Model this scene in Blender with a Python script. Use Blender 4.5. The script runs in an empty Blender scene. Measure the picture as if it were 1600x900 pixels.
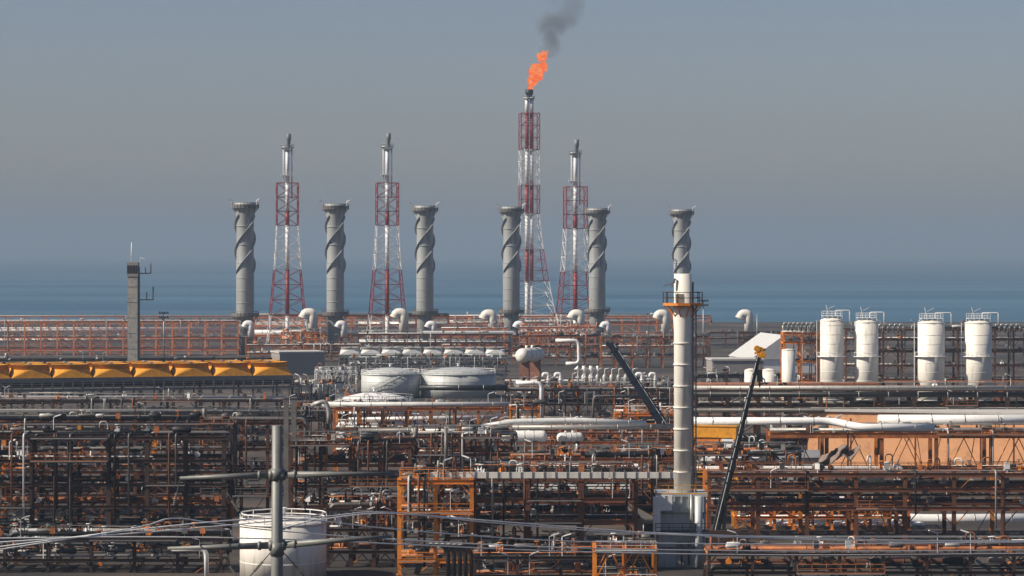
import bpy, math, random
from mathutils import Vector, Matrix
R = math.radians
rnd = random.Random(7)
sc = bpy.context.scene
col = sc.collection

# ------------------------------------------------------------------ camera
F = 4500.0          # focal length in photo pixels (1600 wide)
HZ = 395.0          # horizon row
CH = 40.0           # camera height
cd = bpy.data.cameras.new("camera"); cam = bpy.data.objects.new("camera", cd); col.objects.link(cam)
cam.location = (0, 0, CH); cam.rotation_euler = (R(90), 0, 0)
cd.sensor_width = 36; cd.lens = 36 * F / 1600
cd.shift_y = -(450 - HZ) / 1600
cd.clip_start = 1; cd.clip_end = 90000
sc.camera = cam

# ------------------------------------------------------------------ light
SUN_EL, SUN_AZ = R(38), R(-106)        # azimuth from +Y, clockwise: left of the camera and a little behind it
sd = Vector((math.sin(SUN_AZ) * math.cos(SUN_EL), math.cos(SUN_AZ) * math.cos(SUN_EL), math.sin(SUN_EL)))
w = bpy.data.worlds.new("World"); sc.world = w; w.use_nodes = True
nt = w.node_tree; bg = nt.nodes["Background"]
sky = nt.nodes.new("ShaderNodeTexSky"); sky.sky_type = 'NISHITA'; sky.sun_disc = False
sky.sun_elevation = SUN_EL; sky.sun_rotation = SUN_AZ
sky.air_density = 1.0; sky.dust_density = 0.9; sky.ozone_density = 4.5
tint = nt.nodes.new("ShaderNodeMix"); tint.data_type = 'RGBA'; tint.blend_type = 'MULTIPLY'; tint.inputs["Factor"].default_value = 1
tint.inputs["B"].default_value = (1.32, 1.13, 1.16, 1)
nt.links.new(sky.outputs[0], tint.inputs["A"]); nt.links.new(tint.outputs["Result"], bg.inputs[0]); bg.inputs[1].default_value = 0.05
sl = bpy.data.lights.new("sun", 'SUN'); so = bpy.data.objects.new("sun", sl); col.objects.link(so)
sl.energy = 5.0; sl.angle = R(0.53); sl.color = (1.0, 0.90, 0.76)
so.rotation_euler = sd.to_track_quat('Z', 'Y').to_euler(); so.location = (0, 0, 300)
sc.view_settings.view_transform = 'Standard'; sc.view_settings.look = 'None'
sc.view_settings.exposure = 0.42; sc.view_settings.gamma = 1
sc.cycles.max_bounces = 6; sc.cycles.volume_bounces = 0
sc.cycles.use_denoising = True

# ------------------------------------------------------------------ helpers
def PX(px, D): return (px - 800) * D / F
def PZ(py, D): return CH - (py - HZ) * D / F
def P(px, py, D): return Vector((PX(px, D), D, PZ(py, D)))

class MB:
    def __init__(s): s.v = []; s.f = []; s.s = []
    def add(s, vs, fs, smooth=False):
        o = len(s.v); s.v += [tuple(x) for x in vs]
        s.f += [tuple(i + o for i in f) for f in fs]; s.s += [smooth] * len(fs) if isinstance(smooth, bool) else smooth
        return s
    def box(s, x0, x1, y0, y1, z0, z1):
        return s.add([(x0,y0,z0),(x1,y0,z0),(x1,y1,z0),(x0,y1,z0),(x0,y0,z1),(x1,y0,z1),(x1,y1,z1),(x0,y1,z1)],
                     [(0,3,2,1),(4,5,6,7),(0,1,5,4),(1,2,6,5),(2,3,7,6),(3,0,4,7)])
    def frame(s, p, q):
        d = (Vector(q) - Vector(p)).normalized()
        u = Vector((0, 0, 1)) if abs(d.z) < 0.95 else Vector((0, 1, 0))
        a = d.cross(u).normalized(); b = a.cross(d).normalized()
        return d, a, b
    def bar(s, p, q, w, h=None):
        h = h or w; p = Vector(p); q = Vector(q); d, a, b = s.frame(p, q)
        vs = [c + a * (i * w / 2) + b * (j * h / 2) for c in (p, q) for i, j in ((-1,-1),(1,-1),(1,1),(-1,1))]
        return s.add(vs, [(0,1,2,3),(7,6,5,4),(0,4,5,1),(1,5,6,2),(2,6,7,3),(3,7,4,0)])
    def ibeam(s, p, q, w, h):
        p = Vector(p); q = Vector(q); d, a, b = s.frame(p, q); t = w * 0.12; k = w * 0.5; g = h * 0.5
        pr = [(-k,-g),(k,-g),(k,-g+t),(t/2,-g+t),(t/2,g-t),(k,g-t),(k,g),(-k,g),(-k,g-t),(-t/2,g-t),(-t/2,-g+t),(-k,-g+t)]
        vs = [c + a * x + b * y for c in (p, q) for x, y in pr]; n = 12
        fs = [(i, i + n, (i + 1) % n + n, (i + 1) % n) for i in range(n)]
        for o in (0, n):
            for fc in ((0,1,2,11),(10,3,4,9),(8,5,6,7)): fs.append(tuple(o + i for i in fc))
        return s.add(vs, fs)
    def tube(s, pts, r, n=10, caps=True):
        pts = [Vector(p) for p in pts]; m = len(pts); vs = []
        rr = r if isinstance(r, (list, tuple)) else [r] * m
        d0 = (pts[1] - pts[0]).normalized()
        u = Vector((0, 0, 1)) if abs(d0.z) < 0.9 else Vector((0, 1, 0))
        a = d0.cross(u).normalized()
        for i in range(m):
            if i == 0: d = d0
            elif i == m - 1: d = (pts[-1] - pts[-2]).normalized()
            else: d = ((pts[i+1] - pts[i]).normalized() + (pts[i] - pts[i-1]).normalized()).normalized()
            a = (a - d * a.dot(d)).normalized(); b = d.cross(a)
            for k in range(n):
                t = 2 * math.pi * k / n
                vs.append(pts[i] + (a * math.cos(t) + b * math.sin(t)) * rr[i])
        fs = []; sm = []
        for i in range(m - 1):
            for k in range(n):
                k2 = (k + 1) % n
                fs.append((i*n+k, i*n+k2, (i+1)*n+k2, (i+1)*n+k)); sm.append(True)
        if caps:
            fs.append(tuple(range(n))[::-1]); fs.append(tuple((m-1)*n+k for k in range(n))); sm += [False, False]
        return s.add(vs, fs, sm)
    def cyl(s, p, q, r, n=12, r2=None): return s.tube([p, q], [r, r if r2 is None else r2], n)
    def lathe(s, prof, n=24, c=(0,0,0), smooth=True):
        vs = [(c[0] + r * math.cos(2*math.pi*k/n), c[1] + r * math.sin(2*math.pi*k/n), c[2] + z) for r, z in prof for k in range(n)]
        fs = [(i*n+k, i*n+(k+1)%n, (i+1)*n+(k+1)%n, (i+1)*n+k) for i in range(len(prof)-1) for k in range(n)]
        sm = [smooth] * len(fs)
        if prof[0][0] > 1e-3: fs.append(tuple(range(n))[::-1]); sm.append(False)
        if prof[-1][0] > 1e-3: fs.append(tuple((len(prof)-1)*n+k for k in range(n))); sm.append(False)
        return s.add(vs, fs, sm)
    def mesh(s, name, m):
        me = bpy.data.meshes.new(name); me.from_pydata(s.v, [], s.f)
        me.polygons.foreach_set("use_smooth", s.s); me.materials.append(m); me.update(); return me

def fillet(pts, r, k=4):
    pts = [Vector(p) for p in pts]; out = [pts[0]]
    for i in range(1, len(pts) - 1):
        a, b, c = pts[i-1], pts[i], pts[i+1]
        rr = min(r, (a-b).length * .49, (c-b).length * .49)
        p = b + (a-b).normalized() * rr; q = b + (c-b).normalized() * rr
        for j in range(k + 1):
            t = j / k; out.append(p*(1-t)**2 + b*2*t*(1-t) + q*t*t)
    out.append(pts[-1]); return out

def ob(name, data, parent=None, loc=(0,0,0), rot=(0,0,0), scale=None):
    o = bpy.data.objects.new(name, data); col.objects.link(o)
    o.parent = parent; o.location = loc; o.rotation_euler = rot
    if scale: o.scale = scale
    return o
def thing(name, label, cat, loc=(0,0,0), rz=0, group=None):
    o = ob(name, None, None, loc, (0, 0, rz)); o.empty_display_size = 1
    o['label'] = label; o['category'] = cat
    if group: o['group'] = group
    return o
def tag(o, label, cat, group=None):
    o['label'] = label; o['category'] = cat
    if group: o['group'] = group
    return o
def struct(o): o['kind'] = 'structure'; return o
def stuff(o): o['kind'] = 'stuff'; return o
CACHE = {}
def cached(key, fn):
    if key not in CACHE: CACHE[key] = fn()
    return CACHE[key]

# ------------------------------------------------------------------ materials
def mat(name, c, rough=.6, metal=0.0, var=.25, c2=None, scale=.6, stain=.0, bump=.0, streak=False, rv=.35):
    m = bpy.data.materials.new(name); m.use_nodes = True; n = m.node_tree.nodes; l = m.node_tree.links
    b = n["Principled BSDF"]; b.inputs["Roughness"].default_value = rough; b.inputs["Metallic"].default_value = metal
    tc = n.new("ShaderNodeTexCoord"); mp = n.new("ShaderNodeMapping"); l.new(tc.outputs["Object"], mp.inputs[0])
    oi = n.new("ShaderNodeObjectInfo")
    off = n.new("ShaderNodeVectorMath"); off.operation = 'SCALE'; off.inputs[0].default_value = (37, 91, 53)
    l.new(oi.outputs["Random"], off.inputs["Scale"]); l.new(off.outputs[0], mp.inputs["Location"])
    if streak: mp.inputs["Scale"].default_value = (1, 1, .12)
    nz = n.new("ShaderNodeTexNoise"); nz.inputs["Scale"].default_value = scale; nz.inputs["Detail"].default_value = 5
    nz.inputs["Roughness"].default_value = .65
    l.new(mp.outputs[0], nz.inputs["Vector"])
    rp = n.new("ShaderNodeMapRange"); rp.inputs["From Min"].default_value = .3; rp.inputs["From Max"].default_value = .7
    l.new(nz.outputs["Fac"], rp.inputs["Value"])
    mx = n.new("ShaderNodeMix"); mx.data_type = 'RGBA'
    d = tuple(x * (1 - var) for x in c) if c2 is None else c2
    mx.inputs["A"].default_value = (*c, 1); mx.inputs["B"].default_value = (*d, 1)
    l.new(rp.outputs[0], mx.inputs["Factor"]); out = mx.outputs["Result"]
    if stain:
        n2 = n.new("ShaderNodeTexNoise"); n2.inputs["Scale"].default_value = scale * 3.1; n2.inputs["Detail"].default_value = 6
        l.new(mp.outputs[0], n2.inputs["Vector"])
        r2 = n.new("ShaderNodeMapRange"); r2.inputs["From Min"].default_value = .54; r2.inputs["From Max"].default_value = .68
        r2.inputs["To Max"].default_value = stain; l.new(n2.outputs["Fac"], r2.inputs["Value"])
        m2 = n.new("ShaderNodeMix"); m2.data_type = 'RGBA'; l.new(r2.outputs[0], m2.inputs["Factor"])
        l.new(out, m2.inputs["A"]); m2.inputs["B"].default_value = (.09, .045, .025, 1); out = m2.outputs["Result"]
    if rv:
        mr = n.new("ShaderNodeMapRange"); mr.inputs["To Min"].default_value = 1 - rv; mr.inputs["To Max"].default_value = 1 + rv * .35
        l.new(oi.outputs["Random"], mr.inputs["Value"])
        hs = n.new("ShaderNodeHueSaturation"); l.new(out, hs.inputs["Color"]); l.new(mr.outputs[0], hs.inputs["Value"]); out = hs.outputs["Color"]
    l.new(out, b.inputs["Base Color"])
    if bump:
        bp = n.new("ShaderNodeBump"); bp.inputs["Strength"].default_value = bump; bp.inputs["Distance"].default_value = .1
        l.new(nz.outputs["Fac"], bp.inputs["Height"]); l.new(bp.outputs[0], b.inputs["Normal"])
    return m
M = {}
def mk(k, *a, **kw): M[k] = mat(k, *a, **kw)
mk('stack_grey', (.38,.395,.385), .55, .2, .18, stain=.15, scale=.25, streak=True, rv=.08)
mk('red_paint', (.36,.045,.045), .55, rv=.2)
mk('white_paint', (.86,.85,.82), .5, var=.12, stain=.12, rv=.12)
mk('cream_paint', (.83,.79,.70), .5, var=.16, stain=.28, scale=.5, streak=True, rv=.06)
mk('white_wrap', (.70,.70,.67), .45, var=.2, stain=.2, scale=.8, rv=.2)
mk('aluminium_wrap', (.50,.48,.44), .45, .25, .3, stain=.3, scale=1.2, rv=.35)
mk('grey_pipe', (.17,.155,.14), .5, .2, .3, stain=.3, rv=.5)
mk('dark_pipe', (.020,.020,.020), .5, .2, .3, rv=.6)
mk('black_pipe', (.018,.02,.022), .4, .1, .3, rv=.4)
mk('rust_steel', (.56,.190,.040), .7, 0, .4, c2=(.22,.06,.022), stain=.5, rv=.4)
mk('maroon_steel', (.21,.070,.028), .7, 0, .4, stain=.5, rv=.5)
mk('brown_steel', (.060,.028,.018), .7, 0, .4, stain=.4, rv=.5)
mk('orange_steel', (.90,.33,.025), .6, 0, .3, c2=(.68,.17,.018), stain=.4, rv=.3)
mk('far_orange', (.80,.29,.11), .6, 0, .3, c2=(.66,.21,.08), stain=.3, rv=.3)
mk('yellow_paint', (.84,.35,.010), .6, 0, .3, stain=.35, rv=.1)
mk('grey_steel', (.22,.21,.195), .6, .1, .3, stain=.4, rv=.35)
mk('galvanised', (.42,.43,.42), .45, .5, .25, rv=.3)
mk('pole_grey', (.19,.195,.18), .5, .1, .25, scale=1.5, rv=.1)
mk('tank_grey', (.52,.54,.52), .5, .1, .2, stain=.3, scale=.3, streak=True, rv=.1)
mk('concrete', (.46,.43,.38), .85, 0, .3, stain=.5, scale=.4, rv=.15)
mk('wall_grey', (.30,.27,.25), .8, 0, .15, scale=.3, rv=.1)
mk('roof_pale', (.52,.50,.46), .7, 0, .15, stain=.15, scale=.2, rv=.1)
mk('peach_wall', (.80,.40,.19), .8, 0, .2, scale=.25, stain=.25, rv=.03)
mk('navy_boom', (.018,.026,.042), .35, 0, .2, rv=.1)
mk('black_boom', (.02,.022,.02), .4, 0, .2, rv=.1)
mk('tarp', (.23,.17,.14), .9, 0, .3, scale=1.5, rv=.1)
mk('green_grey', (.17,.20,.18), .6, .1, .2, stain=.2, rv=.3)
mk('cable', (.92,.91,.88), .5, .0, .1, rv=.05)
mk('blue_dark', (.03,.04,.07), .5, 0, .2, rv=.3)
mk('glass_dark', (.02,.025,.03), .1, 0, .1, rv=.1)
mk('lamp_glass', (.7,.75,.8), .2, 0, .1, rv=.1)
mk('tyre', (.02,.02,.02), .9, 0, .1, rv=.1)

# ------------------------------------------------------------------ ground, sea, haze
def ground_mat():
    m = bpy.data.materials.new("packed_sand"); m.use_nodes = True; n = m.node_tree.nodes; l = m.node_tree.links
    b = n["Principled BSDF"]; b.inputs["Roughness"].default_value = .95
    tc = n.new("ShaderNodeTexCoord")
    a = n.new("ShaderNodeTexNoise"); a.inputs["Scale"].default_value = .03; a.inputs["Detail"].default_value = 8
    c = n.new("ShaderNodeTexNoise"); c.inputs["Scale"].default_value = .6; c.inputs["Detail"].default_value = 6
    l.new(tc.outputs["Object"], a.inputs["Vector"]); l.new(tc.outputs["Object"], c.inputs["Vector"])
    r = n.new("ShaderNodeValToRGB"); e = r.color_ramp.elements
    e[0].position = .42; e[0].color = (.022,.018,.016,1); e[1].position = .7; e[1].color = (.12,.085,.06,1)
    l.new(a.outputs["Fac"], r.inputs[0])
    mx = n.new("ShaderNodeMix"); mx.data_type = 'RGBA'; mx.blend_type = 'MULTIPLY'; mx.inputs["Factor"].default_value = .6
    l.new(r.outputs[0], mx.inputs["A"]); l.new(c.outputs["Color"], mx.inputs["B"]); 
    r2 = n.new("ShaderNodeValToRGB"); r2.color_ramp.elements[0].color = (.45,.45,.45,1); r2.color_ramp.elements[1].color = (1,1,1,1)
    l.new(c.outputs["Fac"], r2.inputs[0]); l.new(r2.outputs[0], mx.inputs["B"])
    l.new(mx.outputs["Result"], b.inputs["Base Color"])
    bp = n.new("ShaderNodeBump"); bp.inputs["Distance"].default_value = .2; l.new(c.outputs["Fac"], bp.inputs["Height"]); l.new(bp.outputs[0], b.inputs["Normal"])
    return m
def hill_z(x, y):      # the slope the photographer stands on
    t = max(0, min(1, (95 - y) / 91)); return 38.2 * t ** 2.2
g = MB(); ys = [-900,-400,-150,-40,0,4,12,20,30,40,50,60,70,80,90,100,140,260,400,700,1100,1500,1665,1690,1705]
xs = [-30000,-6000,-1500,-600,-300,-120,0,120,300,600,1500,6000,30000]
gv = []
for y in ys:
    for x in xs:
        z = hill_z(x, y)
        if y == 1690: z = -.8
        if y == 1705: z = -2.2
        gv.append((x, y, z))
nx = len(xs)
gf = [(j*nx+i, j*nx+i+1, (j+1)*nx+i+1, (j+1)*nx+i) for j in range(len(ys)-1) for i in range(nx-1)]
g.add(gv, gf, True)
struct(ob("ground", g.mesh("ground", ground_mat())))

def sea_mat():
    m = bpy.data.materials.new("sea_water"); m.use_nodes = True; n = m.node_tree.nodes; l = m.node_tree.links
    b = n["Principled BSDF"]; b.inputs["Roughness"].default_value = .55; b.inputs["IOR"].default_value = 1.33
    b.inputs["Specular IOR Level"].default_value = .2
    tc = n.new("ShaderNodeTexCoord"); mp = n.new("ShaderNodeMapping"); mp.inputs["Scale"].default_value = (.0011, .0042, 1)
    l.new(tc.outputs["Object"], mp.inputs[0])
    a = n.new("ShaderNodeTexNoise"); a.inputs["Scale"].default_value = 1; a.inputs["Detail"].default_value = 5; a.inputs["Distortion"].default_value = .4
    l.new(mp.outputs[0], a.inputs["Vector"])
    r = n.new("ShaderNodeValToRGB"); e = r.color_ramp.elements
    e[0].position = .33; e[0].color = (.036,.092,.150,1); e[1].position = .68; e[1].color = (.075,.160,.230,1)
    l.new(a.outputs["Fac"], r.inputs[0])
    w2 = n.new("ShaderNodeTexNoise"); w2.inputs["Scale"].default_value = .12; w2.inputs["Detail"].default_value = 6
    l.new(tc.outputs["Object"], w2.inputs["Vector"])
    bp = n.new("ShaderNodeBump"); bp.inputs["Strength"].default_value = .5; bp.inputs["Distance"].default_value = .8
    l.new(w2.outputs["Fac"], bp.inputs["Height"]); l.new(bp.outputs[0], b.inputs["Normal"])
    l.new(r.outputs[0], b.inputs["Base Color"])
    return m
s = MB(); s.add([(-30000,1680,-1),(30000,1680,-1),(30000,44000,-1),(-30000,44000,-1)], [(0,1,2,3)])
struct(ob("sea", s.mesh("sea", sea_mat())))

hm = bpy.data.materials.new("haze_air"); hm.use_nodes = True; n = hm.node_tree.nodes
n.remove(n["Principled BSDF"]); pv = n.new("ShaderNodeVolumePrincipled")
pv.inputs["Color"].default_value = (.345,.455,.58,1); pv.inputs["Density"].default_value = .00015; pv.inputs["Anisotropy"].default_value = 0.0
hm.node_tree.links.new(pv.outputs[0], n["Material Output"].inputs["Volume"])
h = MB().box(-31000, 31000, -1000, 45000, -3.4, 215)
stuff(ob("haze", h.mesh("haze", hm)))

# ------------------------------------------------------------------ generic part meshes
def m_ibeam_x(L, w, h, k): return cached(('ix', round(L,2), w, h, k), lambda: MB().ibeam((0,0,0),(L,0,0),w,h).mesh("beam", M[k]))
def m_ibeam_y(L, w, h, k): return cached(('iy', round(L,2), w, h, k), lambda: MB().ibeam((0,0,0),(0,L,0),w,h).mesh("crossbeam", M[k]))
def m_col(H, w, k): return cached(('col', round(H,2), w, k), lambda: MB().ibeam((0,0,0),(0,0,H),w,w).box(-w*.8,w*.8,-w*.8,w*.8,0,.05).mesh("column", M[k]))
def m_bar(p, k, w): return cached(('bar', tuple(round(c,2) for c in p), k, w), lambda: MB().bar((0,0,0),p,w,w*.8).mesh("brace", M[k]))
def m_pipe(L, r, k, ends):
    def f():
        b = MB(); a0, a1 = ends; pts = [(0,0,0),(L,0,0)]
        if a0: pts = [(0,0,a0)] + pts
        if a1: pts = pts + [(L,0,a1)]
        b.tube(fillet(pts, r*3), r, 10)
        st = 6 if L > 20 else 3.7
        x = st
        while x < L - 1: b.cyl((x-.07,0,0),(x+.07,0,0), r*1.14, 10); x += st
        return b.mesh("pipe", M[k])
    return cached(('pipe', round(L,1), round(r,2), k, ends), f)
def m_rail_x(L, k, h=1.1):
    def f():
        b = MB(); n = max(1, round(L/1.9))
        for i in range(n+1): b.bar((L*i/n,0,0),(L*i/n,0,h),.07)
        b.bar((0,0,h),(L,0,h),.07); b.bar((0,0,h*.55),(L,0,h*.55),.05); b.box(0,L,-.02,.02,0,.12)
        return b.mesh("railing", M[k])
    return cached(('rail', round(L,2), k, h), f)
def m_deck(L, W, k): return cached(('deck', round(L,1), round(W,1), k), lambda: MB().box(0,L,0,W,0,.12).mesh("walkway", M[k]))
def valve_mesh(k):
    b = MB(); b.cyl((-.35,0,0),(.35,0,0),.22,8); b.cyl((-.4,0,0),(-.3,0,0),.36,8); b.cyl((.3,0,0),(.4,0,0),.36,8)
    b.cyl((0,0,.1),(0,0,.85),.07,6); b.cyl((0,0,.82),(0,0,.88),.34,10); return b.mesh("valve", M[k])
def box_mesh(k):
    b = MB().box(-.35,.35,-.12,.12,.5,1.3).box(-.05,.05,-.04,.04,0,.5).box(-.38,.38,-.15,.15,1.3,1.35); return b.mesh("junction_box", M[k])
def lamp_mesh(k):
    b = MB().bar((0,0,0),(0,0,2.3),.07); b.bar((0,0,2.3),(.35,0,2.5),.06); b.bar((.2,0,2.42),(1.15,0,2.72),.24,.13); return b.mesh("light_fitting", M[k])
def riser_mesh(h, r, k):
    def f():
        b = MB(); b.tube(fillet([(0,0,0),(0,0,h),(1.1,0,h),(1.1,0,h-.9)], .5), r, 8); b.cyl((0,0,h*.4),(0,0,h*.4+.12), r*1.6, 8)
        return b.mesh("riser_pipe", M[k])
    return cached(('riser', round(h,1), r, k), f)
def drum_mesh(L, r, k):
    def f():
        b = MB(); b.tube([(0,0,0),(.12*r,0,0),(.5*r,0,0),(L-.5*r,0,0),(L-.12*r,0,0),(L,0,0)], [.25*r,.7*r,r,r,.7*r,.25*r], 16)
        b.box(.7*r,.9*r,-r*.7,r*.7,-r*1.35,-r*.3); b.box(L-.9*r,L-.7*r,-r*.7,r*.7,-r*1.35,-r*.3); b.cyl((L*.5,0,r*.8),(L*.5,0,r*1.3),r*.2,8)
        return b.mesh("drum", M[k])
    return cached(('drum', round(L,1), round(r,2), k), f)
def tray_mesh(L, k):
    def f():
        b = MB().box(0,L,-.35,-.31,0,.16).box(0,L,.31,.35,0,.16)
        x = .2
        while x < L: b.box(x,x+.08,-.31,.31,.02,.05); x += .8
        return b.mesh("cable_tray", M[k])
    return cached(('tray', round(L,1), k), f)

DEFP = (('aluminium_wrap', 5), ('grey_pipe', 5), ('dark_pipe', 5), ('white_wrap', 1.6), ('maroon_steel', 2), ('rust_steel', 1))
def pick(ws):
    t = rnd.random() * sum(w for _, w in ws)
    for k, w in ws:
        t -= w
        if t <= 0: return k
    return ws[-1][0]
def rack(label, px0, px1, D, zs, bays, depth=7, k='rust_steel', name='pipe_rack', pipes=DEFP, np=6, rmax=.34, brace='k',
         deck=(), clutter=14, dens=1.7, rot=0, cw=.38, bh=.42, seed=None, group=None, rail='galvanised', lamps=3, k2=None, cat='pipe rack', base=0, risers=4, top_pipes=True):
    """steel rack: zs = heights of its tiers"""
    x0, x1 = PX(px0, D), PX(px1, D); L = x1 - x0; bl = L / bays; k2 = k2 or k
    t = thing(name, label, cat, (x0, D, base), rot, group); H = zs[-1]
    ac = lambda q: rnd.choice(('orange_steel', 'orange_steel', 'yellow_paint')) if D < 640 and k != 'galvanised' and rnd.random() < .24 else q
    for i in range(bays + 1):
        for y in (0, depth): ob('column', m_col(H + .25, cw, k if y == 0 else ac(k)), t, (i*bl, y, 0))
        for z in zs:
            ob('crossbeam', m_ibeam_y(depth - cw, .22, bh*.8, ac(k2)), t, (i*bl, cw/2, z - bh*.5))
            if i < bays and bl > 3.5: ob('crossbeam', m_ibeam_y(round(depth + .3, 1), .16, bh*.55, k2), t, ((i+.5)*bl, -.15, z - bh*.33))
    for z in zs:
        for y in (0, depth): ob('beam', m_ibeam_x(L + .5, .24, bh, k2 if y else k), t, (-.25, y + (.31 if y else -.31), z - bh/2))
    lv = [0] + list(zs)
    for j in range(len(lv) - 1):
        za, zb = lv[j] + .1, lv[j+1] - bh
        hgt = zb - za
        if hgt < 1.2: continue
        for i in range(bays):
            q = rnd.random()
            for y in ((0, depth) if q < .5 else (0,)):
                yy = y - .1 if y == 0 else y + .1
                if brace == 'k':
                    kn = min(hgt*.5, bl*.3, 2.2)
                    if q < .85:
                        ob('brace', m_bar((kn, 0, kn*1.15), ac(k), .16), t, (i*bl, yy, zb - kn*1.15))
                        ob('brace', m_bar((-kn, 0, kn*1.15), k, .16), t, ((i+1)*bl, yy, zb - kn*1.15))
                elif brace == 'v':
                    ob('brace', m_bar((bl/2, 0, hgt), ac(k), .17), t, (i*bl, yy, za)); ob('brace', m_bar((-bl/2, 0, hgt), k, .17), t, ((i+1)*bl, yy, za))
                elif brace == 'x' and q < .6:
                    ob('brace', m_bar((bl, 0, hgt), k, .15), t, (i*bl, yy, za)); ob('brace', m_bar((-bl, 0, hgt), k, .15), t, ((i+1)*bl, yy - .17, za))
                elif brace == 'z' and q < .5:
                    ob('brace', m_bar((bl if i % 2 else -bl, 0, hgt), k, .17), t, (i*bl if i % 2 else (i+1)*bl, yy, za))
    for j, z in enumerate(zs):
        if j in deck or (j - len(zs)) in deck:
            ob('walkway', m_deck(L, depth*.34, 'galvanised'), t, (0, .25, z + .02))
            ob('railing', m_rail_x(L, rail), t, (0, .3, z + .14))
            if j == len(zs)-1 : ob('railing', m_rail_x(L, rail), t, (0, depth*.34+.2, z + .14))
        if j == len(zs)-1 and not top_pipes: continue
        ys = [.7 + (depth - 1.4) * (q + rnd.uniform(.2,.8)) / np for q in range(np)]
        for q, y in enumerate(ys):
            if j in deck and y < depth*.34 + .6: continue
            if (j - len(zs)) in deck and y < depth*.34 + .6: continue
            r = rnd.choice((.1,.13,.17,.22,.28,rmax)); kk = pick(pipes)
            a = 0 if rnd.random() < .55 else rnd.randrange(bays); b = bays if rnd.random() < .55 else min(bays, a + 1 + rnd.randrange(bays))
            if b <= a: b = a + 1
            e = [0, 0]
            gap = (zs[j] - (zs[j-1] if j else 0)) * .8
            for ee in (0, 1):
                if (a > 0 if ee == 0 else b < bays) or rnd.random() < .3: e[ee] = round(rnd.choice((-gap, -gap, 1.6, -gap*.5)), 1)
            ob('pipe', m_pipe((b-a)*bl + .4, r, kk, tuple(e)), t, (a*bl - .2 + (.5 if e[0] else 0), y, z + r + .02))
        if D < 620:                                     # bundle of thin lines
            for q in range(4):
                y = rnd.uniform(.4, depth*.7); a = rnd.randrange(bays); n_ = rnd.randint(1, bays); n_ = min(n_, bays - a); kk = pick(pipes)
                ob('pipe', m_pipe(n_*bl, rnd.choice((.05,.07)), kk, (0, rnd.choice((0, -1.5, 1.2)))), t, (a*bl, y, z + rnd.choice((.3,.6,.9,1.3))))
        if rnd.random() < .7: ob('cable_tray', tray_mesh(L, 'galvanised'), t, (0, depth - .6, z + 1.1))
    mats = ('white_paint','galvanised','grey_steel','white_paint')
    for _ in range(int(clutter*dens)):
        z = rnd.choice(zs); x = rnd.uniform(.3, L - .3); y = rnd.uniform(.3, depth*.8)
        u = rnd.random(); kk = rnd.choice(mats)
        if u < .5:
            c3 = rnd.choice(('white_paint','rust_steel','galvanised','dark_pipe','orange_steel','maroon_steel'))
            ob('valve', cached(('valve', c3), lambda: valve_mesh(c3)), t, (x, y, z + .5), (0, 0, rnd.choice((0, 1.57, .4))))
        elif u < .62: kk = rnd.choice((kk, 'rust_steel', 'brown_steel', 'grey_steel')); ob('junction_box', cached(('jb', kk), lambda: box_mesh(kk)), t, (x, rnd.uniform(-.1,.3), z), (0,0,rnd.uniform(-.5,.5)))
        elif u < .8:
            kk = pick(pipes); kk = 'grey_pipe' if kk in ('rust_steel', 'maroon_steel', 'orange_steel') else kk; ob('drum', drum_mesh(rnd.choice((1.2,1.8,2.6)), rnd.choice((.25,.35,.45)), kk), t, (x*.9, y, z + .85))
        else:
            kk = rnd.choice(('aluminium_wrap','grey_pipe','maroon_steel','rust_steel','dark_pipe','white_wrap'))
            ob('riser_pipe', riser_mesh(rnd.choice((1.2,1.7,2.3)), rnd.choice((.06,.09,.13)), kk), t, (x, y, z), (0,0,rnd.uniform(0,6.28)))
    for _ in range(bays if D < 620 else bays//2):      # slanted stays and handrail stubs between the tiers
        j = rnd.randrange(len(zs)); za = zs[j-1] if j else 0; x = rnd.uniform(.5, L-2.5); hh_ = zs[j] - za - bh
        if hh_ > 1: ob('stay', m_bar((rnd.choice((-1.5, 1.5, 2.2)), 0, round(hh_,1)), rnd.choice((k, k2, 'rust_steel')), .13), t, (x, rnd.choice((-.45, depth*.5)), za + .05))
    for j in range(len(zs)):
        if D > 620 or j in deck: continue
        a = rnd.randrange(bays); nb = rnd.randint(1, 2)
        if a + nb <= bays:
            ob('walkway', m_deck(nb*bl, 1.1, 'galvanised'), t, (a*bl, -1.55, zs[j] - .3)); ob('railing', m_rail_x(round(nb*bl,2), rail if rail != 'galvanised' else rnd.choice((k, 'galvanised', 'rust_steel'))), t, (a*bl, -1.5, zs[j] - .18))
    for _ in range(risers):
        z = zs[-1]; x = rnd.uniform(.5, L-.5); kk = pick(pipes)
        dn = -rnd.uniform(.4,.95) * z
        ob('drop_pipe', cached(('drop', round(dn,0), kk), lambda: MB().tube(fillet([(0,2.5,0),(0,0,0),(0,0,round(dn,0))],.5), .14, 8).mesh('drop_pipe', M[kk])), t, (x, -.75, z + .3))
    for _ in range(int(lamps*1.8)):
        ob('light_fitting', cached(('lf',), lambda: lamp_mesh('white_paint')), t, (rnd.uniform(0, L), rnd.choice((-.3, -.3, depth*.5)), rnd.choice(zs[-2:])), (0,0,rnd.uniform(-.6,.6) + rnd.choice((0, 3.14))))
    return t

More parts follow.
